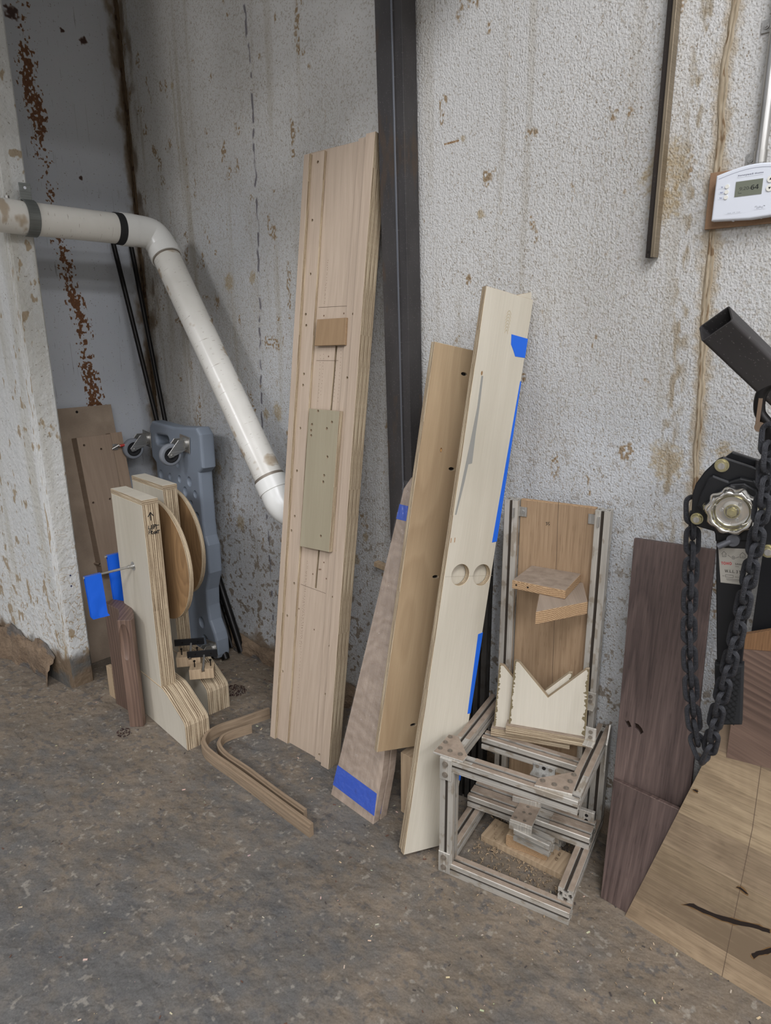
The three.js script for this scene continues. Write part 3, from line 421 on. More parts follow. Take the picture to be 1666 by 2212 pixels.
/* ---------------------------------------------------------------- tall stepped panel */
const thruHoles = (fr, z, list, r = 0.0042) => list.map(([x, y]) => { const q = fr.uv(x, y, z); return ring(q[0], q[1], r, 8); });
const inX = (hs, x0, x1) => hs.filter((h) => h.every(([a]) => a > x0 + 0.001 && a < x1 - 0.001));
{
  const A = onY(585, 1590, 0), B = onY(711, 1662, 0), TL = onZ(670, 330, 0.078), fr = new Fr(A, B.clone().sub(A), TL.clone().sub(A));
  const w = fr.l(B).x, T = (px, py, z) => fr.uv(px, py, z)[1], t = thing('stepped_panel', 'tall pale plywood panel with stepped edge strips leaning on the wall', 'panel', fr);
  const u1 = 0.086 * w, u2 = 0.274 * w, u3 = 0.742 * w, u4 = 0.877 * w;
  const hl = T(672, 332, 0), hm = T(745, 312, -0.018), hr = T(780, 298, -0.009), ho = T(800, 288, 0);
  const slotA = fr.uv(727, 747, -0.018), slotB = fr.uv(682, 1270, -0.018);
  part('base_panel', slab(0.002, 0, w - 0.002, hm, -0.056, -0.018, { holes: [[[slotA[0] - 0.004, slotA[1]], [slotB[0] - 0.004, slotB[1]], [slotB[0] + 0.004, slotB[1]], [slotA[0] + 0.004, slotA[1]]]] }), M.maplePly, t);
  const hs = thruHoles(fr, -0.009, [[687, 350], [675, 476], [671, 592], [661, 679], [655, 832], [649, 925], [642, 1017], [637, 1115], [630, 1146], [636, 1260], [621, 1330], [611, 1450], [602, 1574], [662, 703], [657, 808]]);
  const hs2 = thruHoles(fr, -0.009, [[793, 320], [784, 456], [773, 580], [764, 710], [754, 840], [745, 952], [738, 1076], [727, 1191], [719, 1290], [712, 1396], [690, 1630], [703, 1500], [763, 678], [750, 816]]);
  part('edge_strip', slab(0, 0, u1, hl, -0.018, 0.004, {}), M.maplePly, t);
  part('side_strip', slab(u1, 0, u2, hl + 0.004, -0.018, -0.008, { holes: inX(hs, u1, u2) }), M.maplePly, t);
  part('side_strip', slab(u3, 0, u4, hr, -0.018, -0.009, { holes: inX(hs2, u3, u4) }), M.maplePly, t);
  part('edge_strip', slab(u4, 0, w, ho, -0.018, 0.004, {}), M.maplePly, t);
  const p1 = [[685, 690], [748, 686], [745, 745], [679, 747]].map(([a, b]) => fr.uv(a, b, 0)); part('cross_plate', poly(p1.reverse(), -0.009, 0.0), woodM(TX.maple, { color: 0xd0bfa4 }), t, 'tan plate across the groove');
  const pl = [[668, 882], [734, 888], [711, 1193], [648, 1180]].map(([a, b]) => fr.uv(a, b, 0.008)); const ph = thruHoles(fr, 0.008, [[687, 888], [717, 912], [674, 917], [672, 930], [672, 941], [706, 926], [707, 987], [700, 1027], [698, 1041], [693, 1158]], 0.0045);
  part('cover_plate', poly(pl.reverse(), -0.009, 0.008, { holes: ph }), [woodM(TX.birchW, { color: 0xd4d0c2 }), M.ply], t, 'grey birch plywood plate with screw holes');
  const dots = []; const r = rng(5); const dot = (px, py) => { const q = fr.uv(px, py, -0.0178); const g = new THREE.CircleGeometry(0.0012, 6); g.translate(q[0], q[1], -0.0176); dots.push(g); };
  for (const [x0, y0, x1, y1, n] of [[708, 560, 700, 660, 18], [692, 765, 686, 872, 14], [699, 765, 692, 860, 12], [726, 760, 720, 872, 14], [737, 748, 729, 875, 16], [664, 1210, 650, 1400, 34], [660, 1235, 642, 1520, 40], [655, 1290, 647, 1400, 20]]) for (let i = 0; i < n; i++) dot(x0 + (x1 - x0) * i / n + r() * 1.4, y0 + (y1 - y0) * i / n + r() * 3);
  for (const [x, y] of [[700, 682], [743, 677], [710, 770], [676, 1240], [693, 1230], [705, 1250], [700, 1215], [646, 1315], [679, 1360], [690, 1230]]) { const q = fr.uv(x, y, -0.0178), g = new THREE.CircleGeometry(0.003, 8); g.translate(q[0], q[1], -0.0176); dots.push(g); }
  const dm = part('nail_holes', dots, mat({ color: 0x6e5440 }), t); dm.userData.kind = 'stuff';
  for (const [a, b] of [[[689, 664], [752, 661]], [[684, 779], [731, 779]], [[650, 1262], [704, 1282]]]) part('pencil_line', ribbon([fr.uv(...a, -0.018), fr.uv(...b, -0.018)], 0.0012, -0.0176), M.pencil, t);
}
/* ---------------------------------------------------------------- wrapped maple taper */
{
  const A = onY(715, 1716, 0), B = onY(806, 1781, 0), TL = onZ(874, 1052, 0.145), fr = new Fr(A, B.clone().sub(A), TL.clone().sub(A)), w = fr.l(B).x;
  const top = fr.uv(884, 1030)[1], tl = fr.uv(872, 1056), rt = fr.uv(893, 1042);
  const t = thing('maple_taper', 'tapered maple boards wrapped in clear film with blue tape bands', 'boards', fr);
  const out = [[0, 0], [w, 0], [w * 0.985, 0.16], [rt[0], rt[1]], [rt[0] - 0.012, top], tl];
  part('front_board', poly(out, -0.026, 0), M.curly, t); part('rear_board', poly(out.map(([a, b]) => [a + 0.001, b + 0.006]), -0.058, -0.030), M.curly, t);
  const lerpX = (y, s) => { const f = Math.min(1, y / tl[1]); return s ? w + (rt[0] - w) * Math.max(0, (y - 0.0) / rt[1]) : tl[0] * f; };
  const bandQ = (y0, y1, dy) => [[lerpX(y0, 0) - 0.0008, y0], [lerpX(y0 - dy, 1) + 0.0008, y0 - dy], [lerpX(y1 - dy, 1) + 0.0008, y1 - dy], [lerpX(y1, 0) - 0.0008, y1]];
  const y0 = fr.uv(719, 1700)[1], y1 = fr.uv(727, 1655)[1];
  part('tape_band', poly(bandQ(y0 + 0.008, y1 + 0.006, 0.008), -0.0588, 0.0010, { bevel: 0.0003 }), M.tapeDull, t, 'blue tape band near the foot');
  const a2 = fr.uv(868, 1090)[1], a3 = fr.uv(862, 1122)[1]; part('tape_band', poly(bandQ(a3, a2, 0), -0.0588, 0.001, { bevel: 0.0003 }), M.tapeDull, t, 'blue tape band near the tip');
  const film = [[lerpX(y0, 0) - 0.002, y0 - 0.004], [w + 0.002, y0 - 0.012], [w * 0.985 + 0.002, 0.16], [rt[0] + 0.002, rt[1]], [tl[0] - 0.002, tl[1]]]; const fg = grid(40, 90, (u, v) => { const y = film[0][1] + (rt[1] - film[0][1]) * v, xa = lerpX(y, 0) - 0.002, xb = lerpX(y, 1) + 0.002; return V(xa + (xb - xa) * u, y - (1 - v) * u * 0.012, 0.0030 + 0.0028 * (F(u * 3 + y * 4, y * 26 + u * 5, 3) - 0.3)); }, (u, v, p) => [p.x, p.y]);
  part('film', fg, M.film, t, 'clear wrinkled film'); const fs = grid(8, 90, (u, v) => { const y = film[0][1] - 0.01 + (rt[1] - film[0][1]) * v; return V(lerpX(y, 1) + 0.0035 + 0.002 * (F(y * 30, u * 4, 2) - 0.4), y, 0.002 - u * 0.062); }, (u, v, p) => [p.z, p.y]); part('film', fs, M.film, t);
  const k = onZ(812, 1217, 0.02), s = thing('wood_stick', 'small pale stick end poking out behind the maple boards', 'stick', V(k.x, k.y, k.z)); part('stick', box(0, -0.009, -0.015, 0.10, 0.009, 0.01), M.pine, s); s.rotation.z = -0.1;
}
/* ---------------------------------------------------------------- plywood boards leaning edge on */
function leanFrame(B, th, ph, psi) {
  const X = V(Math.cos(th), 0, -Math.sin(th)), Nn = V(Math.sin(th), 0, Math.cos(th)), Y = V(0, Math.cos(ph), 0).addScaledVector(Nn, -Math.sin(ph));
  return new Fr(B, X.clone().multiplyScalar(Math.cos(psi)).addScaledVector(Y, Math.sin(psi)), Y.clone().multiplyScalar(Math.cos(psi)).addScaledVector(X, -Math.sin(psi)));
}
{
  const fr = leanFrame(V(1.97, 0.268, 0.446), 73.724 * RAD, 2.874 * RAD, -11.248 * RAD), w = 0.196, L = 1.224, t = thing('birch_board', 'honey coloured birch plywood board with pocket holes behind the white board', 'board', fr);
  const pocket = (px, py) => { const q = fr.uv(px, py); return ring(q[0], q[1], 0.011, 14, 0.005); };
  part('board', slab(0, 0, w, L, -0.018, 0, { holes: [pocket(1003, 808), pocket(976, 1013), pocket(941, 1246), pocket(893, 1566)] }), M.birchTply, t);
  for (const [px, py] of [[1003, 808], [976, 1013], [941, 1246], [893, 1566]]) { const q = fr.uv(px, py); part('pocket_hole', poly(ring(q[0], q[1], 0.0108, 14, 0.0048).reverse(), -0.0125, -0.006, { bevel: 0 }), M.hole, t); }
  const kq = fr.uv(953, 972), kn = part('knot', poly(ring(kq[0], kq[1], 0.0035, 10, 0.007).reverse(), 0, 0.0003, { bevel: 0 }), mat({ color: 0x6b4a2a }), t); part('knot_core', poly(ring(kq[0], kq[1] - 0.001, 0.0022, 10, 0.0045).reverse(), 0.0003, 0.0005, { bevel: 0 }), mat({ color: 0xc79a62 }), kn);
  // offcut it stands on, behind the white board
  const f2 = fr.w(w * 0.7, 0, -0.009), s = thing('support_offcut', 'upright wood offcut carrying the honey coloured board', 'offcut', V(f2.x, 0, f2.z)); part('offcut', box(-0.025, 0, -0.03, 0.025, f2.y - 0.022, 0.03), M.pine, s);
}
{
  const fr = leanFrame(V(2.128, 0.03, 0.503), 73.603 * RAD, 3.267 * RAD, -11.283 * RAD), w = 0.168, L = 1.613, t = thing('white_birch_board', 'pale birch plywood board with two round holes and blue tape', 'board', fr);
  const c1 = fr.uv(995, 1242), c2 = fr.uv(1046, 1242), R1 = 0.031;
  part('board', slab(0, 0, w, L, -0.018, 0, { holes: [ring(c1[0], c1[1], R1, 28), c2[0] + R1 < w - 0.002 ? ring(c2[0], c2[1], R1, 28) : ring(w - R1 - 0.004, c2[1], R1, 28)] }), M.birchWply, t);
  const tp = (list, z1 = 0.0009, nm = 'tape') => part(nm, poly(list.map(([a, b]) => { const q = fr.uv(a, b); return [Math.min(q[0], w + 0.0012), q[1]]; }).reverse(), -0.0005, z1, { bevel: 0.0002 }), M.tape, t, 'blue painter\'s tape');
  tp([[1105, 722], [1160, 737], [1150, 777], [1113, 770], [1109, 757], [1104, 744]]); tp([[1124, 823], [1140, 828], [1082, 1170], [1063, 1172]]); tp([[1033, 1370], [1060, 1365], [1020, 1540], [1010, 1542]]); tp([[980, 1661], [1010, 1664], [1002, 1684], [980, 1684]]);
  const sv = (y0, y1) => { const a = fr.uv(...y0)[1], b = fr.uv(...y1)[1]; return part('tape', box(w + 0.0001, b, -0.0182, w + 0.001, a, 0.0005), M.tape, t); }; sv([1130, 827], [1072, 1165]); sv([1040, 1368], [1016, 1540]); sv([1150, 735], [1146, 776]);
  const crack = [[1040, 812], [1031, 880], [1019, 940], [1007, 998], [998, 1040], [983, 1112], [986, 1112], [1004, 1040], [1012, 1003], [1020, 1001], [1028, 935], [1036, 880], [1044, 812]].reverse().map(([a, b]) => fr.uv(a, b)); part('grey_filler', poly(crack.reverse(), -0.0004, 0.0004, { bevel: 0 }), mat({ color: 0x8b8a84, roughness: 0.9 }), t, 'grey filled split');
  const kq = fr.uv(1041, 806); part('knot', poly(ring(kq[0], kq[1], 0.003, 8, 0.006).reverse(), 0, 0.0004, { bevel: 0 }), mat({ color: 0x8a6a44 }), t);
  const sw = fr.uv(1098, 690); for (let i = 0; i < 7; i++) { const a = []; for (let k = -4; k <= 4; k++) a.push([sw[0] + k * 0.0022 * (1 - Math.abs(i - 4) * 0.08), sw[1] - 0.028 + i * 0.0085 - k * k * 0.0006]); part('swirl_mark', ribbon(a, 0.0016, 0.0003), mat({ color: 0xb9ab8d }), t); }
  part('pencil_line', ribbon([fr.uv(962, 1246), fr.uv(1064, 1243)], 0.0008, 0.0003), mat({ color: 0x9a917e }), t); for (const [x, y] of [[975, 1167], [983, 1166]]) part('stain', ribbon([fr.uv(x, y - 4), fr.uv(x - 1, y + 5)], 0.0025, 0.0003), mat({ color: 0x9c7448 }), t);
  const b0 = fr.w(0.006, 0, -0.020); const fr2 = leanFrame(b0.setY(0.028), 73.603 * RAD, 3.267 * RAD, -11.9 * RAD), t2 = thing('plywood_backing_board', 'second plywood board hidden behind the pale taped one', 'board', fr2);
  const y2 = fr2.uv(1120, 637)[1]; part('board', poly([[0, 0], [w - 0.004, 0.0], [w - 0.004, L + 0.03], [w - 0.055, L + 0.012], [0, L - 0.05]], -0.018, -0.001), M.birchWply, t2);
}
/* ---------------------------------------------------------------- plywood roller stands */
const EPS = 3.4 * RAD;
function stand(name, label, fr, o) {
  const t = thing(name, label, 'stand', fr), mply = M.birchWlam, zf = -0.003, zb = zf - o.pt;
  const foot = [[o.x0, 0], [0, 0], [0, 0.098], [-0.006, 0.112], [-0.02, 0.122], [-0.13, 0.178], [-0.165, 0.190], [o.x0, 0.190]];
  part('foot', poly(foot, -0.097, 0, { bevel: 0.002 }), mply, t, 'laminated plywood foot with a sloped toe');
  part('upright', slab(o.x0, 0.190, o.x1, o.h - 0.018, zb, zf, { bevel: 0.001 }), mply, t, 'laminated plywood upright');
  part('cap', (() => { const g = slab(o.x0 - 0.001, -zf, o.x1 + 0.001, -zb, 0, 0.018, { bevel: 0.001 }); g.rotateX(-Math.PI / 2); g.translate(0, o.h - 0.018, 0); return g; })(), M.birchWply, t, 'plywood cap');
  const dz = o.dz, dp = ring(o.ax, o.ay, o.R, 64).reverse();
  part('roller_disc', poly(dp, dz - 0.009, dz + 0.009, { bevel: 0.001 }), [M.disc, M.ply], t, 'round plywood disc with a brown face');
  part('axle', cyl(V(o.ax, o.ay, dz - 0.02), V(o.ax, o.ay, o.rod), 0.0048, 12), M.zinc, t);
  part('washer', disc(V(o.ax, o.ay, zf), 0.017, 0.002, 24), M.zinc, t); part('nut', merge([hexNut(V(o.ax, o.ay, zf + 0.002), 0.0095, 0.008), disc(V(o.ax, o.ay, zf + 0.010), 0.007, 0.012)]), M.zinc, t);
  part('hub_nut', hexNut(V(o.ax, o.ay, dz + 0.009), 0.011, 0.01), M.zinc, t);
  return t;
}
let foot2Top;
{
  const O1 = onY(405, 1622, 0), f1 = axes(O1, -EPS), s1 = stand('roller_stand', 'plywood roller stand marked LEFT FRONT in black pen', f1, { x0: -0.448, x1: -0.177, h: 0.925, pt: 0.060, ax: -0.313, ay: 0.646, R: 0.238, dz: -0.115, rod: 0.182 });
  // pen writing on the narrow face
  const wr = new THREE.Group(); wr.name = 'pen_writing'; wr.userData.label = 'black pen arrow and the words LEFT FRONT'; s1.add(wr); wr.position.set(-0.177 + 0.0004, 0, 0); wr.rotation.y = Math.PI / 2;
  const k = (px, py) => { const p = f1.l(onX(px, py, 0)), C = f1.l(CAM), d = p.clone().sub(C), q = C.addScaledVector(d, (-0.177 - C.x) / d.x); return [-q.z, q.y]; };
  const S = [[[326, 1124], [324, 1108]], [[320, 1116], [325, 1107], [331, 1114]]]; const st = (l) => l.map(([a, b]) => k(a, b));
  part('arrow', S.map((l) => ribbon(st(l), 0.0035, 0)), M.ink, wr);
  const L1 = [[[321, 1136], [321, 1143], [326, 1142]], [[327, 1143], [327, 1135], [331, 1134]], [[327, 1139], [331, 1138]], [[327, 1143], [331, 1142]], [[332, 1142], [332, 1134], [337, 1133]], [[332, 1138], [336, 1137]], [[338, 1142], [338, 1134]], [[335, 1135], [343, 1134]]];
  const L2 = [[[322, 1154], [322, 1146], [326, 1145]], [[322, 1150], [325, 1149]], [[326, 1154], [327, 1146], [329, 1148], [327, 1150], [330, 1154]], [[332, 1150], [334, 1148], [335, 1151], [333, 1153], [332, 1150]], [[336, 1154], [337, 1147], [339, 1152], [340, 1146]], [[342, 1152], [342, 1145]], [[339, 1146], [345, 1145]]];
  part('words', [...L1, ...L2].map((l) => ribbon(st(l), 0.0028, 0)), M.ink, wr);
  const O2 = onY(452, 1545, 0), f2 = axes(O2, -EPS); stand('roller_stand', 'plywood roller stand without writing behind the marked one', f2, { x0: -0.514, x1: -0.228, h: 0.915, pt: 0.060, ax: -0.355, ay: 0.640, R: 0.232, dz: -0.100, rod: 0.205 }); foot2Top = f2;
  // tape flags hanging from the axle ends
  const flag = (f, o, label) => { const P = f.w(o.x, o.y, o.z), t = thing('tape_flag', label, 'tape', new Fr(P, f.Z.clone().multiplyScalar(-1), V(0, 1, 0))); const g = (off) => grid(10, 16, (u, v) => V((u - 0.5) * o.w + (1 - v) * 0.006 + (v < 0.05 ? (Math.abs(((u * 5) % 1) - 0.5) * 0.012) : 0), -o.h * (1 - v) + 0.005 * v, off * (0.0056) + (F(u * 3, v * 4 + o.h, 2) - 0.5) * 0.008 * (1 - v)), (u, v, p) => [p.x, p.y]); part('tape', [g(1), g(-1)], new THREE.MeshStandardMaterial({ color: 0x0f5fd6, roughness: 0.5, side: THREE.DoubleSide }), t); };
  flag(f1, { x: -0.313, y: 0.646, z: 0.150, w: 0.060, h: 0.165 }, 'blue tape flag folded over the end of a threaded rod'); flag(f2, { x: -0.355, y: 0.640, z: 0.168, w: 0.060, h: 0.20 }, 'blue tape flag hanging half hidden behind the marked stand');
}
/* ---------------------------------------------------------------- walnut leg with a coved section */
{
  const O = onY(283, 1574, 0), Hh = 0.455, q = (px, py) => { const p = onY(px, py, Hh); return [p.x - O.x, -(p.z - O.z)]; };
  const t = thing('walnut_moulding', 'dark walnut moulding with a curved hollow section standing beside the plywood stand', 'moulding', O);
  const outer = [[224, 1302], [243, 1293.5], [265, 1297.5], [284, 1310], [289.5, 1326], [289, 1334], [283, 1339.5]], innerP = [[253, 1340.5], [257.5, 1326], [255, 1316], [245, 1311]];
  const op = [...outer, ...innerP].map(([a, b]) => q(a, b)); let g = poly(op.reverse(), 0, Hh, { bevel: 0.0015 }); g.rotateX(-Math.PI / 2);
  const ev = new Evaluator(); ev.attributes = ['position', 'normal', 'uv']; ev.useGroups = false; const e = q(268, 1340), el = new THREE.SphereGeometry(1, 32, 20); el.scale(0.024, 0.085, 0.024); el.translate(e[0] + 0.004, Hh - 0.09, -e[1] + 0.012);
  const res = ev.evaluate(new Brush(planeUV(g, (p) => p.x - p.z, (p) => p.y)), new Brush(el), SUBTRACTION); res.geometry.clearGroups();
  part('wood', planeUV(res.geometry, (p) => p.x - p.z, (p) => p.y), woodM(TX.walnutB, { roughness: 0.5 }), t);
  const b = onY(242, 1505, 0), s = thing('walnut_offcut', 'pale wood offcut standing behind the walnut moulding', 'offcut', b); part('offcut', box(-0.02, 0, -0.02, 0.03, 0.14, 0.0), M.pine, s);
}
/* ---------------------------------------------------------------- small blocks with black bars on the rear foot */
{
  const mk = (fr, label) => {
    const t = thing('bar_clamp_block', label, 'block', fr, 'wood blocks with bars');
    part('block', poly([[0, 0], [0.095, 0], [0.095, 0.042], [0.060, 0.042], [0.060, 0.028], [0.048, 0.028], [0.048, 0.042], [0, 0.042]], -0.055, 0), M.pine, t);
    part('bar', box(-0.012, 0.062, -0.072, 0.107, 0.09, -0.066), M.black, t, 'black flat bar');
    for (const x of [0.020, 0.082]) part('screw', merge([cyl(V(x, 0.04, -0.025), V(x, 0.068, -0.025), 0.0022, 8), cyl(V(x, 0.066, -0.025), V(x, 0.070, -0.025), 0.005, 8), disc(V(x, 0.076, -0.066), 0.0035, 0.0015)]), M.blackSteel, t);
    part('rod', cyl(V(0.054, 0.036, 0.0), V(0.054, 0.07, -0.066), 0.0045, 10), M.zinc, t); return t;
  };
  const P = onY(410, 1469, 0.165), f = new Fr(P, V(Math.cos(0.2), 0, -Math.sin(0.2)), V(0, 1, 0)); mk(axes(P, 52 * RAD), 'pine block with a black bar resting on the rear plywood foot, in front');
  const P2 = onY(382, 1442, 0.19); mk(axes(P2, 52 * RAD), 'pine block with a black bar tucked against the rear upright');
}
/* ---------------------------------------------------------------- bent oak strips on the floor */
{
  const strip = (path, th, hgt, label) => {
    const O = path[0].clone(), t = thing('bent_oak_strip', label, 'strip', O, 'bent oak strips'), c = new THREE.CatmullRomCurve3(path.map((p) => p.clone().sub(O)), false, 'catmullrom', 0.35), n = 120, pts = c.getSpacedPoints(n), prof = [[0, 0], [th, 0], [th, hgt * 0.8], [th * 0.7, hgt * 0.82], [th * 0.7, hgt], [0, hgt]];
    const pos = [], uv = [], idx = []; let s = 0; pts.forEach((p, i) => { const tg = c.getTangentAt(i / n), nx = V(tg.z, 0, -tg.x).normalize(); if (i) s += p.distanceTo(pts[i - 1]); for (let k = 0; k <= prof.length; k++) { const [a, b] = prof[k % prof.length]; pos.push(p.x + nx.x * a, b + 0.0005, p.z + nx.z * a); uv.push(k * 0.02 + a, s); } });
    const m = prof.length + 1; for (let i = 0; i < n; i++) for (let k = 0; k < m - 1; k++) { const a = i * m + k, b = a + m; idx.push(a, b, a + 1, b, b + 1, a + 1); } const capI = (o, f) => { const tri = THREE.ShapeUtils.triangulateShape(prof.map((q) => new THREE.Vector2(q[0], q[1])), []); for (const q of tri) idx.push(...(f ? [o + q[0], o + q[1], o + q[2]] : [o + q[2], o + q[1], o + q[0]])); }; capI(0, false); capI(n * m, true);
    let g = new THREE.BufferGeometry(); g.setAttribute('position', new THREE.Float32BufferAttribute(pos, 3)); g.setAttribute('uv', new THREE.Float32BufferAttribute(uv, 2)); g.setIndex(idx); g = g.toNonIndexed(); g.computeVertexNormals(); part('strip', g, new THREE.MeshStandardMaterial({ map: TX.oakbend, roughness: 0.6, side: THREE.DoubleSide }), t); return [t, c];
  };
  const P = (l) => l.map(([x, y]) => onY(x, y, 0));
  strip(P([[678, 1804], [620, 1761], [560, 1716], [500, 1672], [470, 1651], [453, 1636], [446, 1620], [455, 1603], [480, 1589], [530, 1572], [584, 1552]]), 0.017, 0.045, 'longer bent oak strip lying on the floor with dark stained ends');
  const [t2] = strip(P([[664, 1768], [600, 1722], [540, 1676], [500, 1649], [484, 1634], [478, 1620], [486, 1606], [505, 1597], [545, 1584]]), 0.014, 0.036, 'shorter bent oak strip nested inside the longer one');
}
/* ---------------------------------------------------------------- slotted aluminium frame */
const CELL = 0.04;
function slotShape(nx, ny) {
  const side = (n) => { const a = []; for (let i = 0; i < n; i++) { const c = (i + 0.5) * CELL; a.push([c - 0.0042, 0], [c - 0.0042, 0.004], [c - 0.009, 0.004], [c - 0.005, 0.012], [c + 0.005, 0.012], [c + 0.009, 0.004], [c + 0.0042, 0.004], [c + 0.0042, 0]); } return a; };
  const w = nx * CELL, h = ny * CELL, p = [], r = 0.0015; const add = (x, y) => p.push(new THREE.Vector2(x - w / 2, y - h / 2));
  add(r, 0); side(nx).forEach(([t, d]) => add(t, d)); add(w - r, 0); add(w, r); side(ny).forEach(([t, d]) => add(w - d, t)); add(w, h - r); add(w - r, h); side(nx).forEach(([t, d]) => add(w - t, h - d)); add(r, h); add(0, h - r); side(ny).forEach(([t, d]) => add(d, h - t)); add(0, r);
  const s = new THREE.Shape(p); for (let i = 0; i < nx; i++) for (let j = 0; j < ny; j++) { const q = new THREE.Path(); q.absarc((i + 0.5) * CELL - w / 2, (j + 0.5) * CELL - h / 2, 0.0032, 0, Math.PI * 2, true); s.holes.push(q); } return s;
}
const SL = { 11: slotShape(1, 1), 12: slotShape(1, 2), 21: slotShape(2, 1) };
function rail(kind, L, dir, c) { // dir 'x','y','z'; c = centre of the starting end
  const g = new THREE.ExtrudeGeometry(SL[kind], { depth: L, bevelEnabled: false, curveSegments: 3 });
  if (dir === 'x') g.rotateY(Math.PI / 2); if (dir === 'y') { g.rotateX(-Math.PI / 2); } if (dir === 'z') g.rotateY(Math.PI);
  g.translate(...c); const ax = dir; planeUV(g, (p) => (ax === 'y' ? p.x + p.z : ax === 'x' ? p.y + p.z : p.x + p.y), (p) => p[ax] * 1); return g;
}
const FA = new Fr(V(2.219, 0, 0.456), V(Math.cos(12.6 * RAD), 0, -Math.sin(12.6 * RAD)), V(0, 1, 0)), DEP = 0.372, FWI = 0.374, FHT = 0.384;
const locY = (px, py, y) => { const p = FA.l(onY(px, py, y)); return [p.x, p.z]; };
const grime = [];  // slot strips below: slot shade put in as dark colour, with grime
function slotShadeGrime(kind, L, dir, c) { const nx = kind === 21 ? 2 : 1, ny = kind === 12 ? 2 : 1, hw = nx * CELL / 2, hh = ny * CELL / 2, g = []; for (let i = 0; i < nx; i++) { const x = (i + 0.5) * CELL - hw; g.push(box(x - 0.0041, hh - 0.0075, 0.001, x + 0.0041, hh - 0.005, L - 0.001), box(x - 0.0041, -hh + 0.005, 0.001, x + 0.0041, -hh + 0.0075, L - 0.001)); } for (let j = 0; j < ny; j++) { const y = (j + 0.5) * CELL - hh; g.push(box(hw - 0.0075, y - 0.0041, 0.001, hw - 0.005, y + 0.0041, L - 0.001), box(-hw + 0.005, y - 0.0041, 0.001, -hw + 0.0075, y + 0.0041, L - 0.001)); } const m = merge(g); if (dir === 'x') m.rotateY(Math.PI / 2); if (dir === 'y') m.rotateX(-Math.PI / 2); if (dir === 'z') m.rotateY(Math.PI); m.translate(...c); return m; }
const frameT = thing('aluminium_frame', 'dusty slotted aluminium frame with tall uprights leaning on the wall', 'frame', FA);
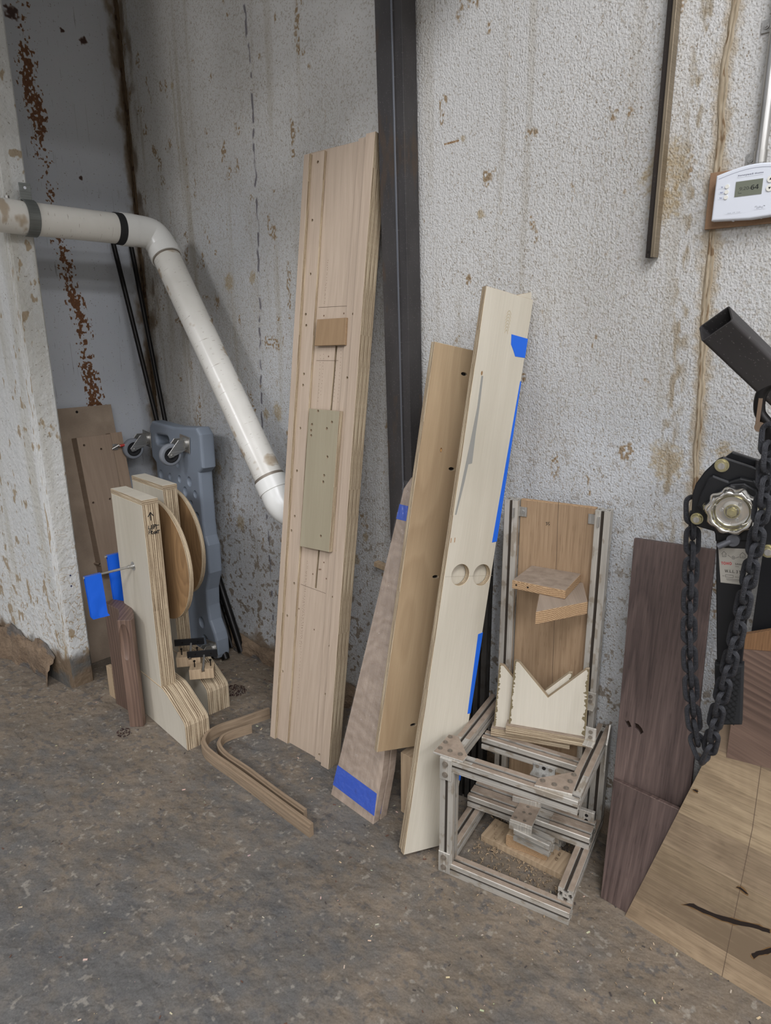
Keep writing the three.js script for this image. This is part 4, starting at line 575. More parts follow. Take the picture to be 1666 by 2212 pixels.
{
  const slotShadeM = mat({ color: 0x3a322a, roughness: 1 }), t = frameT, s = 0.02, A = M.alu, R = (k, L, d, c, n = 'rail') => { const o = part(n, rail(k, L, d, c), A, t); part('slot_shade_grime', slotShadeGrime(k, L, d, c), slotShadeM, o, 'dark strips in the slots standing in for their shade and grime').userData.kind = 'stuff'; return o; };  // each rail gets dark strips that paint in the shade of its slots
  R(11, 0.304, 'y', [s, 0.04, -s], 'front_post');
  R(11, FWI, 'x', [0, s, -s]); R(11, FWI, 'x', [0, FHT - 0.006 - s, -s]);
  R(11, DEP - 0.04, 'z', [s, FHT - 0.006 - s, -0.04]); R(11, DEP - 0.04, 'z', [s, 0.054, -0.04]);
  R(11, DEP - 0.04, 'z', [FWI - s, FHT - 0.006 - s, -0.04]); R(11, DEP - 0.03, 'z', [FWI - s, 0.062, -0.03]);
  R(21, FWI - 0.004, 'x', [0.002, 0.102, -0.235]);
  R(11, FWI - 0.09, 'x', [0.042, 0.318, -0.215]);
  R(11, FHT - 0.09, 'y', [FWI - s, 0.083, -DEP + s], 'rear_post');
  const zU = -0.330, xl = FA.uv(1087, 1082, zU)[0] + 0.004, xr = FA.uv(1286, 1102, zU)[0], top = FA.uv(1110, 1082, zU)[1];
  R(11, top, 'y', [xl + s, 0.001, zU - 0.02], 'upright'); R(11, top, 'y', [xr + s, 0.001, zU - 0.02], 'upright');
  part('back_board', slab(xl + 0.042, 0.09, xr - 0.002, top + 0.002, zU - 0.038, zU - 0.020), [M.oak, M.end], t, 'brown oak board between the uprights');
  part('centre_line', ribbon([FA.uv(1207, 1080, zU - 0.020), FA.uv(1193, 1480, zU - 0.020)], 0.0012, zU - 0.0197), M.pencil, t);
  const num = FA.uv(1183, 1132, zU - 0.020); part('pen_mark', [[[-0.005, 0.004], [-0.001, 0.005], [-0.003, 0.001], [0, -0.001], [-0.004, -0.004]], [[0.006, 0.006], [0.002, 0.005], [0.002, 0.001], [0.006, 0], [0.004, -0.004]]].map((l) => ribbon(l.map(([a, b]) => [num[0] + a, num[1] + b]), 0.0012, zU - 0.0197)), M.ink, t);
  // small angle brackets holding the board
  for (const [px, py, sd] of [[1127, 1105, 1], [1284, 1122, -1]]) { const q = FA.uv(px, py, zU - 0.018), b = part('angle_bracket', merge([slab(q[0] - 0.016, q[1] - 0.014, q[0] + 0.016, q[1] + 0.014, zU - 0.020, zU - 0.016), box(sd > 0 ? q[0] - 0.018 : q[0] + 0.014, q[1] - 0.014, zU - 0.020, sd > 0 ? q[0] - 0.014 : q[0] + 0.018, q[1] + 0.014, zU + 0.006)]), M.zinc, t); part('screw', disc(V(q[0] + 0.004, q[1], zU - 0.016), 0.0055, 0.003), M.zinc, b); }
  for (const [px, py, z] of [[1277, 1508, zU + 0.002], [1277, 1585, -0.2]]) { const q = FA.uv(px, py, z), b = part('angle_bracket', merge([slab(q[0] - 0.014, q[1] - 0.02, q[0] + 0.014, q[1] + 0.02, z, z + 0.005), box(q[0] - 0.014, q[1] - 0.024, z, q[0] + 0.014, q[1] - 0.02, z + 0.03)]), A, t); for (const dy of [-0.008, 0.008]) part('screw', disc(V(q[0], q[1] + dy, z + 0.005), 0.0055, 0.002), M.screw, b); }
  // gusset plates with screws, dust on top
  const gus = (list, scr) => { const y = FHT - 0.006, pts = list.map(([a, b]) => locY(a, b, FHT)); const g = poly(pts.map(([a, b]) => [a, -b]), 0, 0.006); g.rotateX(-Math.PI / 2); g.translate(0, y, 0); const p = part('gusset_plate', g, [M.dust, A], t, 'dusty corner plate'); for (const [a, b] of scr) { const q = locY(a, b, FHT); part('screw', merge([cyl(V(q[0], FHT - 0.001, q[1]), V(q[0], FHT + 0.002, q[1]), 0.0068, 16), cyl(V(q[0], FHT + 0.001, q[1]), V(q[0], FHT + 0.0045, q[1]), 0.0042, 12)]), M.screw, p); } };
  const C8 = (l) => l.map(([a, b]) => [850 + a / 3.332, 1440 + b / 3.332]);
  gus(C8([[287, 612], [500, 682], [535, 640], [470, 502], [400, 486]]), C8([[410, 507], [375, 545], [338, 587], [408, 607], [482, 632]]));
  gus(C8([[1016, 852], [1288, 918], [1345, 772], [1290, 757], [1045, 800]]), C8([[1300, 780], [1272, 828], [1075, 822], [1158, 850], [1245, 877]]));
  for (const y of [FHT - 0.072, 0.008]) { const p = part('end_plate', slab(0.001, y, 0.036, y + 0.066, 0, 0.005, { bevel: 0.001 }), A, t); for (const dy of [0.017, 0.05]) part('bolt', merge([disc(V(0.018, y + dy, 0.005), 0.0085, 0.002), disc(V(0.018, y + dy, 0.007), 0.0055, 0.003)]), M.screw, p); }
  // bracket on the upper bar and sliding plate on the lower beam
  { const z = -0.194, a = FA.uv(1153, 1646, z), b = FA.uv(1200, 1672, z); const p = part('slide_bracket', merge([slab(a[0], b[1] - 0.004, b[0], a[1], z - 0.001, z + 0.005), box(a[0], b[1] - 0.008, z, b[0], b[1] - 0.003, z + 0.03)]), M.zinc, t); for (const k of [0.2, 0.5, 0.8]) part('bolt', disc(V(a[0] + (b[0] - a[0]) * k, (a[1] + b[1]) / 2 + 0.002, z + 0.005), 0.0055, 0.0012), k === 0.5 ? M.hole : M.screw, p); }
  { const y = 0.128, q = C8([[915, 965], [1072, 992], [998, 1152], [838, 1095]]).map(([a, b]) => locY(a, b, y)); const g = poly(q.map(([a, b]) => [a, -b]).reverse(), 0, 0.006); g.rotateX(-Math.PI / 2); g.translate(0, y - 0.006, 0); const p = part('slide_plate', g, [M.dust, A], t, 'dusty sliding plate'); const c0 = q[3], c1 = q[2]; part('lip', box(c0[0], y - 0.03, c0[1] - 0.004, c1[0], y - 0.006, c0[1] + 0.004), A, p); for (const [a, b] of C8([[970, 1010], [940, 1050], [985, 1062], [880, 1088], [945, 1112]])) { const k = locY(a, b, y); part('bolt', cyl(V(k[0], y, k[1]), V(k[0], y + 0.0015, k[1]), 0.0045, 10), M.screw, p); } const u = C8([[858, 930], [1060, 985], [1080, 950], [880, 890]]).map(([a, b]) => locY(a, b, y + 0.016)); const g2 = poly(u.map(([a, b]) => [a, -b]), 0, 0.02); g2.rotateX(-Math.PI / 2); g2.translate(0, y - 0.004, 0); part('carriage', g2, [M.dust, A], t); }
  part('side_plate', (() => { const g = poly([[0.30, 0.27], [0.335, 0.27], [0.335, 0.40], [0.328, 0.41], [0.30, 0.36]].map(([a, b]) => [a, b]), 0, 0.005); g.rotateY(Math.PI / 2); g.translate(FWI, 0, 0); return g; })(), A, t);
  { const q = FA.uv(1268, 1768, -0.27), b = part('corner_bracket', slab(q[0] - 0.022, q[1] - 0.03, q[0] + 0.022, q[1] + 0.03, -0.275, -0.262), A, t); for (const k of [-0.016, 0, 0.016]) part('hole', disc(V(q[0], q[1] + k, -0.262), 0.005, 0.0006), M.hole, b); }
  // settled dust on upward faces
  const ds = (x0, z0, x1, z1, y) => { const g = slab(x0, -z1, x1, -z0, 0, 0.0012, { bevel: 0.0003 }); g.rotateX(-Math.PI / 2); g.translate(0, y, 0); return g; };
  const lips = (x0, z0, x1, z1, y, alongX) => alongX ? [ds(x0, z0 + 0.001, x1, z0 + 0.0145, y), ds(x0, z1 - 0.0145, x1, z1 - 0.001, y)] : [ds(x0 + 0.001, z0, x0 + 0.0145, z1, y), ds(x1 - 0.0145, z0, x1 - 0.001, z1, y)];
  const yT = FHT - 0.006; const dl = [...lips(0.09, -0.04, 0.27, 0, yT, true), ...lips(0, -DEP, 0.04, -0.11, yT, false), ...lips(FWI - 0.04, -DEP, FWI, -0.11, yT, false), ...lips(0.002, -0.275, 0.17, -0.235, 0.122, true), ...lips(0.002, -0.235, 0.17, -0.195, 0.122, true), ...lips(0.255, -0.275, FWI - 0.004, -0.235, 0.122, true), ...lips(0.255, -0.235, FWI - 0.004, -0.195, 0.122, true), ...lips(0.042, -0.235, 0.32, -0.195, 0.338, true), ...lips(0, -DEP, 0.04, -0.04, 0.074, false), ...lips(FWI - 0.04, -DEP, FWI, -0.03, 0.082, false), ...lips(0.04, -0.04, FWI, 0, 0.04, true)];
  const dust = part('settled_dust', dl, M.dust, t, 'brown dust on the rails'); dust.userData.kind = 'stuff';
  // dark profiles standing between the boards and the frame
  for (const [i, lab] of [[0, 'dark slotted profile standing upright beside the left upright, in front'], [1, 'dark slotted profile standing upright beside its twin behind the taped board']]) { const P = FA.w(-0.024 - i * 0.044, 0, -0.346), d = thing('dark_profile', lab, 'profile', new Fr(P, FA.X, V(0.0, 1, -0.0)), 'dark profiles'); part('profile', rail(11, 0.92 + i * 0.04, 'y', [0, 0.001, 0]), mat({ map: TX.alu, color: 0x4a4846, metalness: 0.4, roughness: 0.5 }), d); }
}
/* ---------------------------------------------------------------- V notched plywood blocks on the frame */
{
  const A = onY(1092, 1585, 0.368), B = onY(1267, 1616, 0.368), X = B.clone().sub(A), w = X.length(), fr = new Fr(A, X, V(0, 1, 0));
  const build = (f, label, seed) => {
    const t = thing('v_block', label, 'block', f, 'V notched blocks');
    const g = slab(0, 0.002, w, 0.040, 0, 0.026); g.rotateX(-Math.PI / 2); part('base', g, [M.dust, M.ply], t, 'laminated base with dust on it');
    const c = new THREE.Group(); c.position.set(0, 0.026, -0.014); c.rotation.x = -0.07; c.name = 'notched_plate'; t.add(c);
    const fv = new Fr(fr.w(0, 0.026, -0.014), fr.X, fr.Y.clone().multiplyScalar(Math.cos(0.07)).addScaledVector(fr.Z, -Math.sin(0.07)));
    const tl = fv.uv(1112, 1428), nl = fv.uv(1122, 1431), no = fv.uv(1184, 1507), tr = fv.uv(1266, 1447), tr2 = fv.uv(1274, 1447);
    const out = [[0.006, 0], [w - 0.004, 0], [tr2[0], tr2[1]], [tr[0], tr[1]], no, nl, tl];
    part('face', poly(out, -0.018, 0), M.birchWply, c, 'pale birch face');
    const r = rng(seed), tear = (side) => { const e = (y) => side > 0 ? (w - 0.004) + (tr2[0] - w + 0.004) * y / tr2[1] : 0.006 + (tl[0] - 0.006) * y / tl[1], hh = side > 0 ? tr2[1] : tl[1], a = [], b = []; for (let i = 0; i <= 110; i++) { const y = hh * i / 110, d = 0.0015 + r() * 0.004 + 0.011 * Math.pow(N(i * 0.35, seed), 2) * (side > 0 ? 1 : 0.5); a.push([e(y) - side * 0.0005, y]); b.push([e(y) - side * d, y]); } const l = [...a, ...b.reverse()]; return poly(side > 0 ? l : l.reverse(), -0.0004, 0.0004, { bevel: 0 }); };
    part('torn_veneer', tear(1), mat({ color: 0x75694e, roughness: 0.95 }), c, 'torn brown veneer'); part('torn_veneer', tear(-1), mat({ color: 0x75694e, roughness: 0.95 }), c, 'torn brown veneer'); return t;
  };
  build(fr, 'plywood V block in front on the aluminium frame', 3);
  const f2 = new Fr(onY(1060, 1590, 0.3395), fr.X, fr.Y); build(f2, 'plywood V block nested behind the front one', 9);
}
/* ---------------------------------------------------------------- two offcuts stuck out from the oak board */
{
  const zB = -0.330 - 0.019, yt = FA.uv(1200, 1230, zB)[1], top1 = [[1107, 1253], [1222, 1276], [1258, 1237], [1149, 1221]].map(([a, b]) => locY(a, b, yt)).map(([a, b]) => [a, -Math.max(b, zB)]);
  const th1 = 0.024, O1 = FA.w(0, yt - th1, 0), t1 = thing('wood_offcut', 'flat square wood offcut with two screw holes on top of the other', 'offcut', new Fr(O1, FA.X, FA.Y));
  const g1 = poly(top1, 0, th1); g1.rotateX(-Math.PI / 2); part('wood', g1, [M.dust, M.end], t1); const sc = FA.loc(1118, 1272, top1[0][1] * -1); const mid = V((top1[0][0] * 0.9 + top1[1][0] * 0.1), th1 * 0.4, -(top1[0][1] * 0.9 + top1[1][1] * 0.1));
  const dir = V(top1[1][0] - top1[0][0], 0, -(top1[1][1] - top1[0][1])).normalize(), nrm = V(-dir.z, 0, dir.x).negate(); if (nrm.z < 0) nrm.negate();
  for (const k of [0.012, 0.045]) { const c = V(top1[0][0], th1 * 0.5, -top1[0][1]).addScaledVector(dir, k); part('screw_hole', cyl(c.clone().addScaledVector(nrm, -0.001), c.clone().addScaledVector(nrm, 0.0006), 0.0028, 8), M.hole, t1); }
  const y2 = yt - th1 - 0.001, th2 = 0.034, top2 = [[1133, 1297], [1158, 1322], [1270, 1300], [1246, 1276]].map(([a, b]) => locY(a, b, y2)).map(([a, b]) => [a, -Math.max(b, zB)]), t2 = thing('wood_offcut', 'thick end grain offcut beneath the flat one', 'offcut', new Fr(FA.w(0, y2 - th2, 0), FA.X, FA.Y)); top2[3][1] = -zB; top2[0][1] = Math.max(top2[0][1], -zB - 0.06);
  const g2 = poly([top2[0], top2[1], top2[2], top2[3]], 0, th2); g2.rotateX(-Math.PI / 2); const m2 = M.end; part('wood', planeUV(g2, (p) => p.x * 0.9 - p.z * 0.4, (p) => p.y), [M.dust, m2], t2);
}
/* ---------------------------------------------------------------- things lying inside the frame */
{
  const P = FA.w(0.17, 0, -0.2), t = thing('floor_plank', 'short plank lying on the floor under the aluminium frame', 'plank', new Fr(FA.w(0.06, 0, -0.17), V(Math.cos(20 * RAD), 0, -Math.sin(20 * RAD)).applyAxisAngle(V(0, 1, 0), -0.25), V(0, 1, 0))); part('wood', box(0, 0, -0.09, 0.27, 0.02, 0.0), M.pine, t);
  const b = thing('lumber_offcut', 'lumber offcut showing end grain rings under the aluminium frame', 'offcut', new Fr(FA.w(0.14, 0.0205, -0.165), V(Math.cos(0.32), 0, -Math.sin(0.32)).applyAxisAngle(V(0, 1, 0), -0.1), V(0, 1, 0))); part('wood', poly(rrect(0, 0, 0.125, 0.042, 0.008), -0.10, 0), [M.end, M.pine], b);
  const k = thing('loose_profile', 'long slotted profile lying across the floor inside the frame', 'profile', new Fr(FA.w(0.062, 0.028, -0.305), V(1, 0.05, 0.06), V(0, 1, 0)), 'loose profiles'); part('profile', rail(11, 0.235, 'x', [0, 0, 0]), M.alu, k); k.position.y = 0.028; k.rotation.z = 0.05;
  const k2 = thing('loose_profile', 'short slotted profile lying on the end grain offcut', 'profile', new Fr(FA.w(0.17, 0.083, -0.168), V(1, 0, -0.1), V(0, 1, 0)), 'loose profiles'); part('profile', rail(11, 0.11, 'x', [0, 0, 0]), M.alu, k2);
  // shavings
  const r = rng(21), curl = new THREE.TorusGeometry(0.006, 0.0011, 4, 7, 4.2); curl.scale(1, 1, 2.2); const n = 700, im = new THREE.InstancedMesh(curl, mat({ color: 0xa8947a, roughness: 0.85 }), n); const mm = new THREE.Matrix4(), q = new THREE.Quaternion(), c = new THREE.Color();
  for (let i = 0; i < n; i++) { let x, z, y = 0.004; if (i < 560) { x = 0.05 + r() * 0.30; z = -0.03 - Math.pow(r(), 0.8) * 0.3; if (z < -0.17 && r() < 0.4 && x > 0.08 && x < 0.3) y = 0.024; } else { x = -0.1 + r() * 0.75; z = 0.12 - r() * 0.42; } const p = FA.w(x, y + r() * 0.004, z); if (p.z < 0.04) p.z = 0.04 + r() * 0.1; q.setFromEuler(new THREE.Euler(r() * 6, r() * 6, r() * 6)); const s = 0.25 + r() * (i < 560 ? 0.6 : 0.35); mm.compose(p, q, V(s, s, s)); im.setMatrixAt(i, mm); const g = 0.6 + r() * 0.5; im.setColorAt(i, c.setRGB(g, g * 0.97, g * 0.92)); }
  im.name = 'wood_shavings'; im.userData = { label: 'curled wood shavings scattered under and around the aluminium frame', category: 'shavings', kind: 'stuff' }; im.castShadow = im.receiveShadow = true; scene.add(im);
  const chip = new THREE.BoxGeometry(0.007, 0.0012, 0.0025); const n2 = 1500, im2 = new THREE.InstancedMesh(chip, mat({ color: 0xffffff, roughness: 0.9 }), n2);
  for (let i = 0; i < n2; i++) { let x = 0.45 + r() * 2.7, z = 0.08 + r() * 1.7; const near = r() < 0.55; if (near) { z = 0.08 + Math.pow(r(), 1.5) * 0.7; } q.setFromEuler(new THREE.Euler(0, r() * 6, 0)); const s = 0.25 + Math.pow(r(), 3) * 1.3; mm.compose(V(x, 0.001, z), q, V(s, s, s)); im2.setMatrixAt(i, mm); const d = r(); im2.setColorAt(i, d < 0.35 ? c.setRGB(0.06, 0.05, 0.045) : d < 0.55 ? c.setRGB(0.12, 0.06, 0.04) : c.setRGB(0.42 + r() * 0.2, 0.36 + r() * 0.15, 0.26 + r() * 0.1)); }
  im2.name = 'floor_debris'; im2.userData = { label: 'small wood chips and dark crumbs strewn over the concrete floor', category: 'debris', kind: 'stuff' }; im2.castShadow = im2.receiveShadow = true; scene.add(im2);
  const n3 = 420, im3 = new THREE.InstancedMesh(new THREE.BoxGeometry(0.004, 0.0015, 0.002), mat({ color: 0x2e1512, roughness: 1 }), n3); const pc = onY(508, 1492, 0), pd = onY(268, 1583, 0); for (let i = 0; i < n3; i++) { const b0 = i < 330 ? pc : pd, a = r() * 6.28, rr = Math.sqrt(r()) * (i < 330 ? 0.055 : 0.035); q.setFromEuler(new THREE.Euler(r(), r() * 6, r())); const s = 0.4 + r() * 0.9; mm.compose(V(b0.x + Math.cos(a) * rr, 0.0015, b0.z + Math.sin(a) * rr * 0.8), q, V(s, s, s)); im3.setMatrixAt(i, mm); }
  im3.name = 'dark_sawdust'; im3.userData = { label: 'dark red sawdust piles beside the plywood feet', category: 'sawdust', kind: 'stuff' }; im3.castShadow = im3.receiveShadow = true; scene.add(im3);
}
/* ---------------------------------------------------------------- walnut boards and the oak slab */
{
  const TL = onZ(1370, 1163, 0.055), TR = onZ(1545, 1190, 0.03), O = onY(1307, 1903, 0), fr = new Fr(O, TR.clone().sub(TL).setY(0), TL.clone().sub(O)), w = TR.distanceTo(TL), L = fr.l(TL).y, xt = fr.l(TL).x;
  const t = thing('walnut_board', 'tall dark walnut board leaning on the wall behind the hoist chain', 'board', fr);
  const v1 = [[1350, 1554], [1353, 1559], [1358, 1557], [1361, 1562], [1364, 1570], [1358, 1571], [1353, 1563]].map(([a, b]) => fr.uv(a, b)), v2 = [[1372, 1562], [1379, 1565], [1386, 1573], [1390, 1582], [1384, 1586], [1379, 1578], [1373, 1573]].map(([a, b]) => fr.uv(a, b));
  part('board', poly([[0, 0], [w, 0], [w + xt, L + 0.003], [xt, L]], -0.02, 0, { holes: [v1, v2] }), M.walnut, t); part('knot_void', poly([...rect(v1[0][0] - 0.004, v2[3][1] - 0.01, v2[2][0] + 0.006, v1[1][1] + 0.008)], -0.014, -0.008, { bevel: 0 }), mat({ color: 0x2a1c12, roughness: 1 }), t);
}
{
  const O = onY(1297, 1939, 0), X = onY(1347, 1969, 0).sub(O), T = onZ(1325, 1683, 0.155), fr = new Fr(O, X, T.clone().sub(O)), L = fr.l(T).y, w = 0.235, t = thing('walnut_board', 'short dark walnut board standing in front of the tall one', 'board', fr);
  part('board', poly([[0, 0], [w, 0], [w, L], [fr.l(T).x, L]], -0.018, 0, { bevel: 0.0015 }), woodM(turned(TX.walnut, 1, 1, 0, 0.37, 0.21), { roughness: 0.5 }), t);
}
{
  const A = onY(1350, 1979, 0), B = onY(1666, 2176, 0), T = onZ(1607, 1478, 0.085), fr = new Fr(A, B.clone().sub(A), T.clone().sub(A)), t = thing('oak_slab', 'light oak glued slab with dark bark splits leaning at the right', 'slab', fr);
  const tl = fr.l(T), tr = fr.uv(1666, 1500), sl = (tr[1] - tl.y) / (tr[0] - tl.x), out = [[0, 0], [0.95, 0], [0.95, tl.y + sl * (0.95 - tl.x)], [tl.x, tl.y]];
  const cuts = [-0.01, 0.062, 0.15, 0.235, 0.33, 0.42, 0.52, 0.62, 0.8], r = rng(4);
  for (let i = 0; i + 1 < cuts.length; i++) { let p = clipV(clipV(out, cuts[i], true), cuts[i + 1], false); if (p.length < 3) continue; const k = 0.86 + r() * 0.14, mt = woodM(turned(TX.slabwood, 0.8, 1.2, Math.PI / 2, r(), r()), { color: new THREE.Color(k, k * (0.97 + r() * 0.03), k * (0.93 + r() * 0.06)) }); part('plank', poly(p, -0.022, 0, { bevel: 0.0003 }), mt, t); }
  part('pencil_line', ribbon([fr.uv(1666, 1500), fr.uv(1626, 1790), fr.uv(1560, 2110)], 0.0012, 0.0004), M.pencil, t);
  const rs = rng(77), split = (l) => { const P = l.map(([a, b]) => fr.uv(a, b)), cxy = P.reduce((s, p) => [s[0] + p[0] / P.length, s[1] + p[1] / P.length], [0, 0]), W1 = P.flatMap((p, i) => { const n = P[(i + 1) % P.length]; return [0, 0.33, 0.66].map((k) => [p[0] + (n[0] - p[0]) * k + (rs() - 0.5) * 0.0022, p[1] + (n[1] - p[1]) * k + (rs() - 0.5) * 0.003]); }); const halo = W1.map((p) => [p[0] + (p[0] - cxy[0]) * 0.05 + (rs() - 0.5) * 0.003, p[1] + Math.sign(p[1] - cxy[1]) * 0.003 + (rs() - 0.5) * 0.003]); part('bark_stain', poly(halo.reverse(), -0.0002, 0.0003, { bevel: 0 }), mat({ color: 0x6e5434, roughness: 1 }), t, 'brown stain round the split'); return split0(W1); }, split0 = (P) => part('bark_split', poly(P.slice().reverse(), -0.0002, 0.0005, { bevel: 0 }), mat({ color: 0x1d120a, roughness: 1 }), t, 'dark bark split');
  split([[1475, 1953], [1498, 1952], [1530, 1968], [1580, 1983], [1640, 1998], [1664, 2008], [1664, 2016], [1640, 2008], [1600, 2000], [1560, 1988], [1520, 1972], [1496, 1960]]); split([[1624, 2060], [1640, 2054], [1666, 2046], [1690, 2040], [1690, 2052], [1660, 2060], [1640, 2064], [1628, 2070]]); split([[1590, 1915], [1600, 1917], [1618, 1932], [1612, 1930]]); split([[1490, 1702], [1510, 1708], [1506, 1711]]);
}
{ // striped board at the far right
  const P = onZ(1606, 1480, 0.13), fr = new Fr(V(P.x, 0, 0.13), V(1, 0, 0), V(0, 1, 0)), q = (a, b) => fr.uv(a, b), t = thing('striped_board', 'striped walnut and cherry board standing behind the oak slab', 'board', fr);
  const a = q(1602, 1372), b = q(1666, 1362), c = q(1602, 1402), d = q(1666, 1380), w = 0.25; const ex = (p, s) => [w, p[1] + s];
  part('light_stripe', poly([c, ex(d, 0.02), ex(b, 0.0), b, a], -0.02, 0), woodM(TX.oakbend, { color: 0xe0c0a0 }), t); part('dark_stripe', poly([[c[0], 0.001], [w, 0.001], ex(d, 0.02), c], -0.02, -0.0005), woodM(turned(TX.walnutB, 1, 1, Math.PI / 2.4)), t);
  const k = onZ(1640, 1250, 0.085), p = thing('steel_stand', 'black square steel stand behind the lever hoist', 'post', V(k.x, 0, k.z)); part('post', box(0, 0, -0.05, 0.06, 1.22, 0.0), M.black, p); part('foot_plate', box(-0.035, 0, -0.06, 0.09, 0.008, 0.018), M.black, p);
}
/* ---------------------------------------------------------------- lever hoist with its chain, and the tube it hangs from */
{
  const KO = onZ(1585, 1098, 0.36), fr = new Fr(KO, V(Math.cos(0.2), 0, -Math.sin(0.2)), V(0, 1, 0)), q = (a, b, z = 0) => fr.uv(a, b, z), Q = (l, z = 0) => l.map(([a, b]) => q(a, b, z));
  const t = thing('lever_hoist', 'black lever hoist with a chrome knob and a looped chain', 'hoist', fr);
  part('side_plate', poly(Q([[1493, 1130], [1500, 1138], [1547, 1152], [1600, 1168], [1662, 1205], [1692, 1200], [1700, 1080], [1690, 1036], [1643, 1017], [1575, 994], [1561, 989], [1551, 993], [1521, 1021], [1502, 1047], [1495, 1068], [1493, 1099]]), -0.02, -0.008, { bevel: 0.002 }), M.black, t, 'black side plate');
  part('rear_plate', poly(Q([[1505, 1120], [1600, 1170], [1690, 1190], [1700, 1050], [1640, 1008], [1576, 987], [1530, 1020], [1506, 1060]]), -0.075, -0.055, { bevel: 0.002 }), M.black, t);
  part('gear_cover', poly(Q([[1507, 1092], [1513, 1070], [1530, 1032], [1541, 1025], [1575, 1038], [1600, 1030], [1630, 1036], [1648, 1060], [1655, 1100], [1640, 1150], [1552, 1150], [1532, 1112], [1518, 1104]]), -0.008, 0.006, { bevel: 0.005, seg: 3 }), M.black, t, 'pressed gear cover');
  part('hub_cover', poly(Q([[1518, 1094], [1523, 1086], [1550, 1062], [1580, 1042], [1610, 1040], [1635, 1055], [1648, 1085], [1650, 1130], [1640, 1165], [1548, 1165], [1547, 1150], [1536, 1120], [1520, 1104]]), 0.004, 0.016, { bevel: 0.003, seg: 2 }), M.black, t);
  const lev = part('lever', poly(Q([[1548, 1150], [1547, 1240], [1549, 1440], [1603, 1440], [1612, 1360], [1628, 1250], [1640, 1160]], 0.012), 0.002, 0.012, { bevel: 0.002 }), M.black, t, 'black lever arm');
  const gp = Q([[1545, 1566], [1603, 1566], [1607, 1437], [1544, 1433]], 0.02), grip = part('grip', poly(gp, -0.004, 0.022, { bevel: 0.004, seg: 2 }), mat({ color: 0x17181a, roughness: 0.7 }), t, 'black rubber grip'); const kn = []; for (let i = 0; i < 9; i++) { const y0 = gp[0][1] + 0.012 + i * 0.012; for (const s of [1, -1]) kn.push(ribbon([[gp[0][0] + 0.012, y0 + (s > 0 ? 0 : 0.02)], [gp[1][0] - 0.014, y0 + (s > 0 ? 0.02 : 0)]], 0.002, 0.0226)); } const kp = part('diamond_ribs', kn, mat({ color: 0x0c0d0e, roughness: 0.6 }), grip); kp.userData.kind = 'stuff';
  // chrome hand wheel
  const R = 0.046, prof = [[0.0, 0.026], [0.012, 0.026], [0.014, 0.024], [0.027, 0.022], [0.030, 0.026], [0.033, 0.037], [0.037, 0.040], [0.041, 0.037], [0.0455, 0.028], [R, 0.022], [0.043, 0.012], [0.03, 0.010]];
  const kg = new THREE.LatheGeometry(prof.map(([a, b]) => new THREE.Vector2(a, b)), 96); { const p = kg.attributes.position; for (let i = 0; i < p.count; i++) { const x = p.getX(i), z = p.getZ(i), r = Math.hypot(x, z), a = Math.atan2(z, x), k = 1 + sst(0.028, 0.045, r) * 0.05 * Math.cos(a * 10); p.setX(i, x * k); p.setZ(i, z * k); } kg.computeVertexNormals(); kg.rotateX(Math.PI / 2); kg.translate(0, 0, 0.002); }
  const knob = part('hand_wheel', kg, new THREE.MeshStandardMaterial({ color: 0xd8d6d0, roughness: 0.16, metalness: 1, side: THREE.DoubleSide }), t, 'scalloped chrome hand wheel');
  part('centre_nut', merge([disc(V(0, 0, 0.024), 0.0135, 0.004, 24), hexNut(V(0, 0, 0.028), 0.010, 0.008), disc(V(0, 0, 0.036), 0.005, 0.004)]), M.brass, knob); for (const a of [0.9, 3.1, 5.3]) part('rivet', disc(V(Math.cos(a) * 0.0185, Math.sin(a) * 0.0185, 0.025), 0.0035, 0.002), M.zinc, knob);
  for (const [px, py, z, r] of [[1560, 1005, -0.008, 0.0115], [1506, 1120, -0.008, 0.0105], [1530, 1095, 0.006, 0.0088], [1660, 1190, -0.008, 0.0115], [1660, 1100, 0.004, 0.010]]) { const c = q(px, py, z), n = part('nut', merge([hexNut(V(c[0], c[1], z), r, 0.010), disc(V(c[0], c[1], z), r * 1.12, 0.0025, 20)]), M.brass, t, 'yellow zinc nut'); part('stud', disc(V(c[0], c[1], z + 0.0095), r * 0.55, 0.003), M.zinc, n); }
  { const c = q(1585, 1164, 0.02), e = q(1551, 1180, 0.03); part('pawl_lever', merge([cyl(V(c[0], c[1], 0.01), V(c[0], c[1], 0.034), 0.0115, 20), cyl(V(c[0], c[1], 0.028), V(e[0], e[1], 0.034), 0.0062, 10), disc(V(c[0], c[1], 0.034), 0.0042, 0.001)]), mat({ color: 0x55565a, metalness: 0.4, roughness: 0.5 }), t, 'grey selector lever'); }
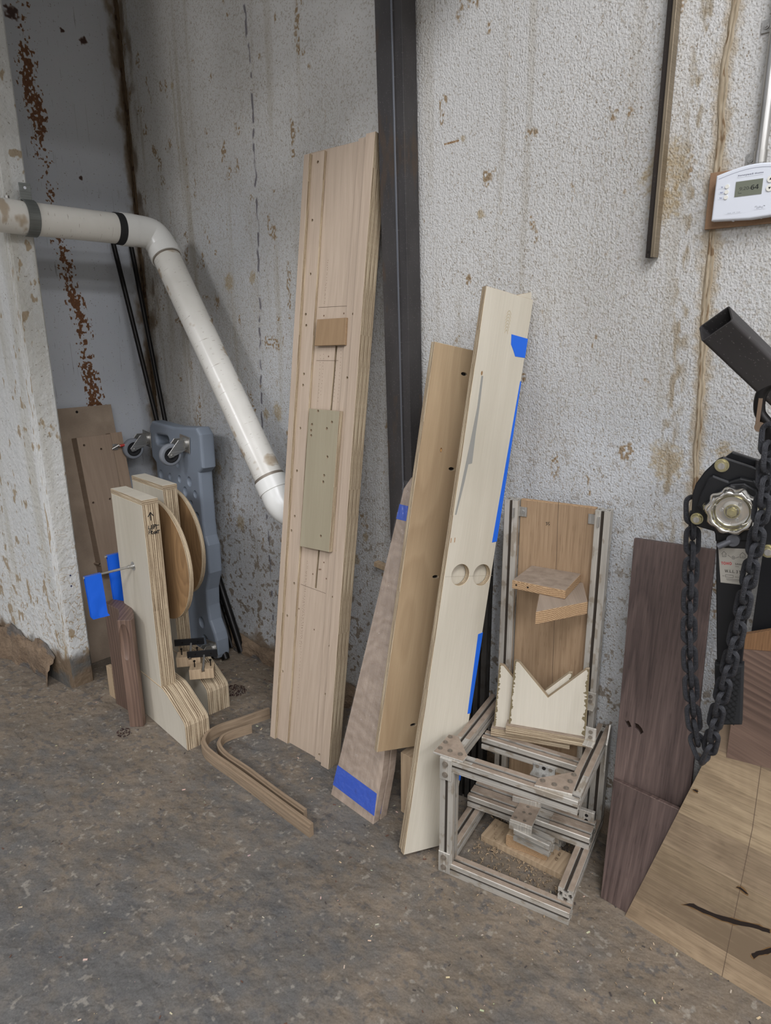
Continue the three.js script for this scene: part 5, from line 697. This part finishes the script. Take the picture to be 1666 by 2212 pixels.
  { // rating plate
    const a = q(1552, 1183, 0.0125), b = q(1622, 1186, 0.0125), c = q(1618, 1265, 0.0125), d = q(1557, 1258, 0.0125);
    const tx = ctex(512, 560, (g) => { g.fillStyle = '#a9a59b'; g.fillRect(0, 0, 512, 560); g.strokeStyle = g.fillStyle = '#33332f'; g.lineWidth = 5; g.beginPath(); g.moveTo(50, 100); g.lineTo(90, 55); g.lineTo(130, 100); g.moveTo(62, 92); g.lineTo(62, 140); g.lineTo(118, 140); g.lineTo(118, 92); g.moveTo(150, 110); g.lineTo(200, 150); g.moveTo(270, 155); g.lineTo(330, 130); g.stroke(); g.beginPath(); g.arc(235, 150, 24, 0, 7); g.stroke(); g.font = 'bold 30px sans-serif'; g.fillText('N', 224, 161); g.font = '26px sans-serif'; g.fillText('UP', 73, 128); g.beginPath(); g.moveTo(345, 145); g.lineTo(345, 95); g.lineTo(385, 60); g.lineTo(425, 95); g.lineTo(425, 145); g.closePath(); g.stroke(); g.fillText('DN', 368, 132);
      g.fillStyle = '#b01f26'; g.font = 'bold 62px sans-serif'; g.fillText('TOHO', 36, 268); g.fillStyle = '#33332f'; g.font = 'bold 42px sans-serif'; g.fillText('Lever Hoist', 262, 262); g.font = '24px sans-serif'; g.fillText('Serial', 262, 294); g.font = 'bold 60px sans-serif'; g.fillText('W.L.L. 3 TON', 90, 390); g.strokeRect(100, 430, 130, 36); g.font = '24px sans-serif'; g.fillText('NO.', 50, 458); g.fillText(': EN13157', 250, 458); g.fillRect(110, 490, 240, 5); g.fillRect(120, 510, 200, 4); });
    const g = new THREE.BufferGeometry(), z = 0.0126; g.setAttribute('position', new THREE.Float32BufferAttribute([d[0], d[1], z, c[0], c[1], z, b[0], b[1], z, a[0], a[1], z], 3)); g.setAttribute('uv', new THREE.Float32BufferAttribute([0.03, 0, 0.97, 0, 1, 1, 0, 1], 2)); g.setIndex([0, 1, 2, 0, 2, 3]); g.computeVertexNormals(); part('rating_plate', g, mat({ map: tx, metalness: 0.3, roughness: 0.4 }), t, 'grey rating plate reading W.L.L. 3 TON');
  }
  // chain: every link a part
  const link = (() => { const h = 0.015, rr = 0.0115, pts = []; for (let i = 0; i <= 10; i++) { const a = Math.PI * i / 10; pts.push(V(Math.cos(a) * rr, h + Math.sin(a) * rr, 0)); } for (let i = 0; i <= 10; i++) { const a = Math.PI + Math.PI * i / 10; pts.push(V(Math.cos(a) * rr, -h + Math.sin(a) * rr, 0)); } return new THREE.TubeGeometry(new THREE.CatmullRomCurve3(pts, true, 'centripetal'), 40, 0.0050, 8, true); })();
  const strand = (pts, zs, ph) => { const P = pts.map(([a, b], i) => fr.loc(a, b, zs[i])), c = new THREE.CatmullRomCurve3(P, false, 'centripetal'), L = c.getLength(), n = Math.round(L / 0.0310); for (let i = 0; i < n; i++) { const u = (i + 0.5) / n, p = c.getPointAt(u), tg = c.getTangentAt(u); const o = part('chain_link', link, M.chain, t); o.position.copy(p); const up = tg.clone().negate(), side = V(0, 0, 1).cross(up).normalize(), fwd = side.clone().cross(up); const b = new THREE.Matrix4().makeBasis(side, up, fwd); o.quaternion.setFromRotationMatrix(b).multiply(new THREE.Quaternion().setFromAxisAngle(V(0, 1, 0), (i % 2 ? Math.PI / 2 : 0) + ph)); } };
  strand([[1496, 1085], [1496, 1160], [1492, 1250], [1489, 1340], [1490, 1420], [1494, 1500], [1501, 1570], [1510, 1612], [1522, 1634], [1534, 1612], [1545, 1560], [1562, 1490], [1582, 1410], [1603, 1320], [1622, 1230], [1637, 1150], [1650, 1070], [1656, 1000], [1662, 930]], [-0.03, -0.025, -0.02, -0.015, -0.005, 0.005, 0.015, 0.02, 0.03, 0.035, 0.04, 0.045, 0.05, 0.05, 0.05, 0.05, 0.05, 0.045, 0.04], 0.35);
  // hook block under the tube
  const hb = q(1668, 900, 0), z = -0.03; part('hook', sweep([V(hb[0] + 0.0, hb[1] - 0.10, z), V(hb[0] + 0.0, hb[1] - 0.03, z), V(hb[0] - 0.022, hb[1] + 0.005, z), V(hb[0] - 0.02, hb[1] + 0.045, z), V(hb[0] + 0.01, hb[1] + 0.062, z), V(hb[0] + 0.035, hb[1] + 0.035, z)], 0.010, 40, 12), M.blackSteel, t, 'dark hook'); part('latch', merge([box(hb[0] - 0.026, hb[1] - 0.02, z - 0.004, hb[0] - 0.019, hb[1] + 0.03, z + 0.012), disc(V(hb[0] - 0.018, hb[1] - 0.022, z + 0.006), 0.009, 0.008)]), mat({ color: 0x7d6a58, metalness: 0.6, roughness: 0.5 }), t, 'brownish hook latch');
  part('yoke', merge([cyl(V(hb[0] + 0.002, hb[1] - 0.16, z), V(hb[0], hb[1] - 0.085, z), 0.021, 18, 0.017), box(hb[0] - 0.04, hb[1] - 0.135, z - 0.01, hb[0] - 0.022, hb[1] - 0.10, z + 0.01)]), mat({ color: 0x4a4a4e, metalness: 0.5, roughness: 0.45 }), t);
  // square tube
  const a = fr.w(...q(1546, 699, 0.05), 0.05), b = fr.w(...q(1690, 838, -0.06), -0.06), d = b.clone().sub(a), L = 0.5, ft = new Fr(a, d, V(d.y, -d.x, 0).negate()), s = thing('square_tube', 'dark square steel tube slanting above the lever hoist', 'tube', ft);
  const wl = 0.030; const sh = rrect(-wl, -0.024, wl, 0.024, 0.006), ih = rrect(-wl + 0.003, -0.021, wl - 0.003, 0.021, 0.004).reverse(), g = poly(sh, 0, L, { holes: [ih], bevel: 0.0004 }); g.rotateY(Math.PI / 2); g.rotateX(Math.PI / 2); part('tube', planeUV(g, (p) => p.y + p.z, (p) => p.x), M.steel, s);
}
renderer.render(scene, camera);
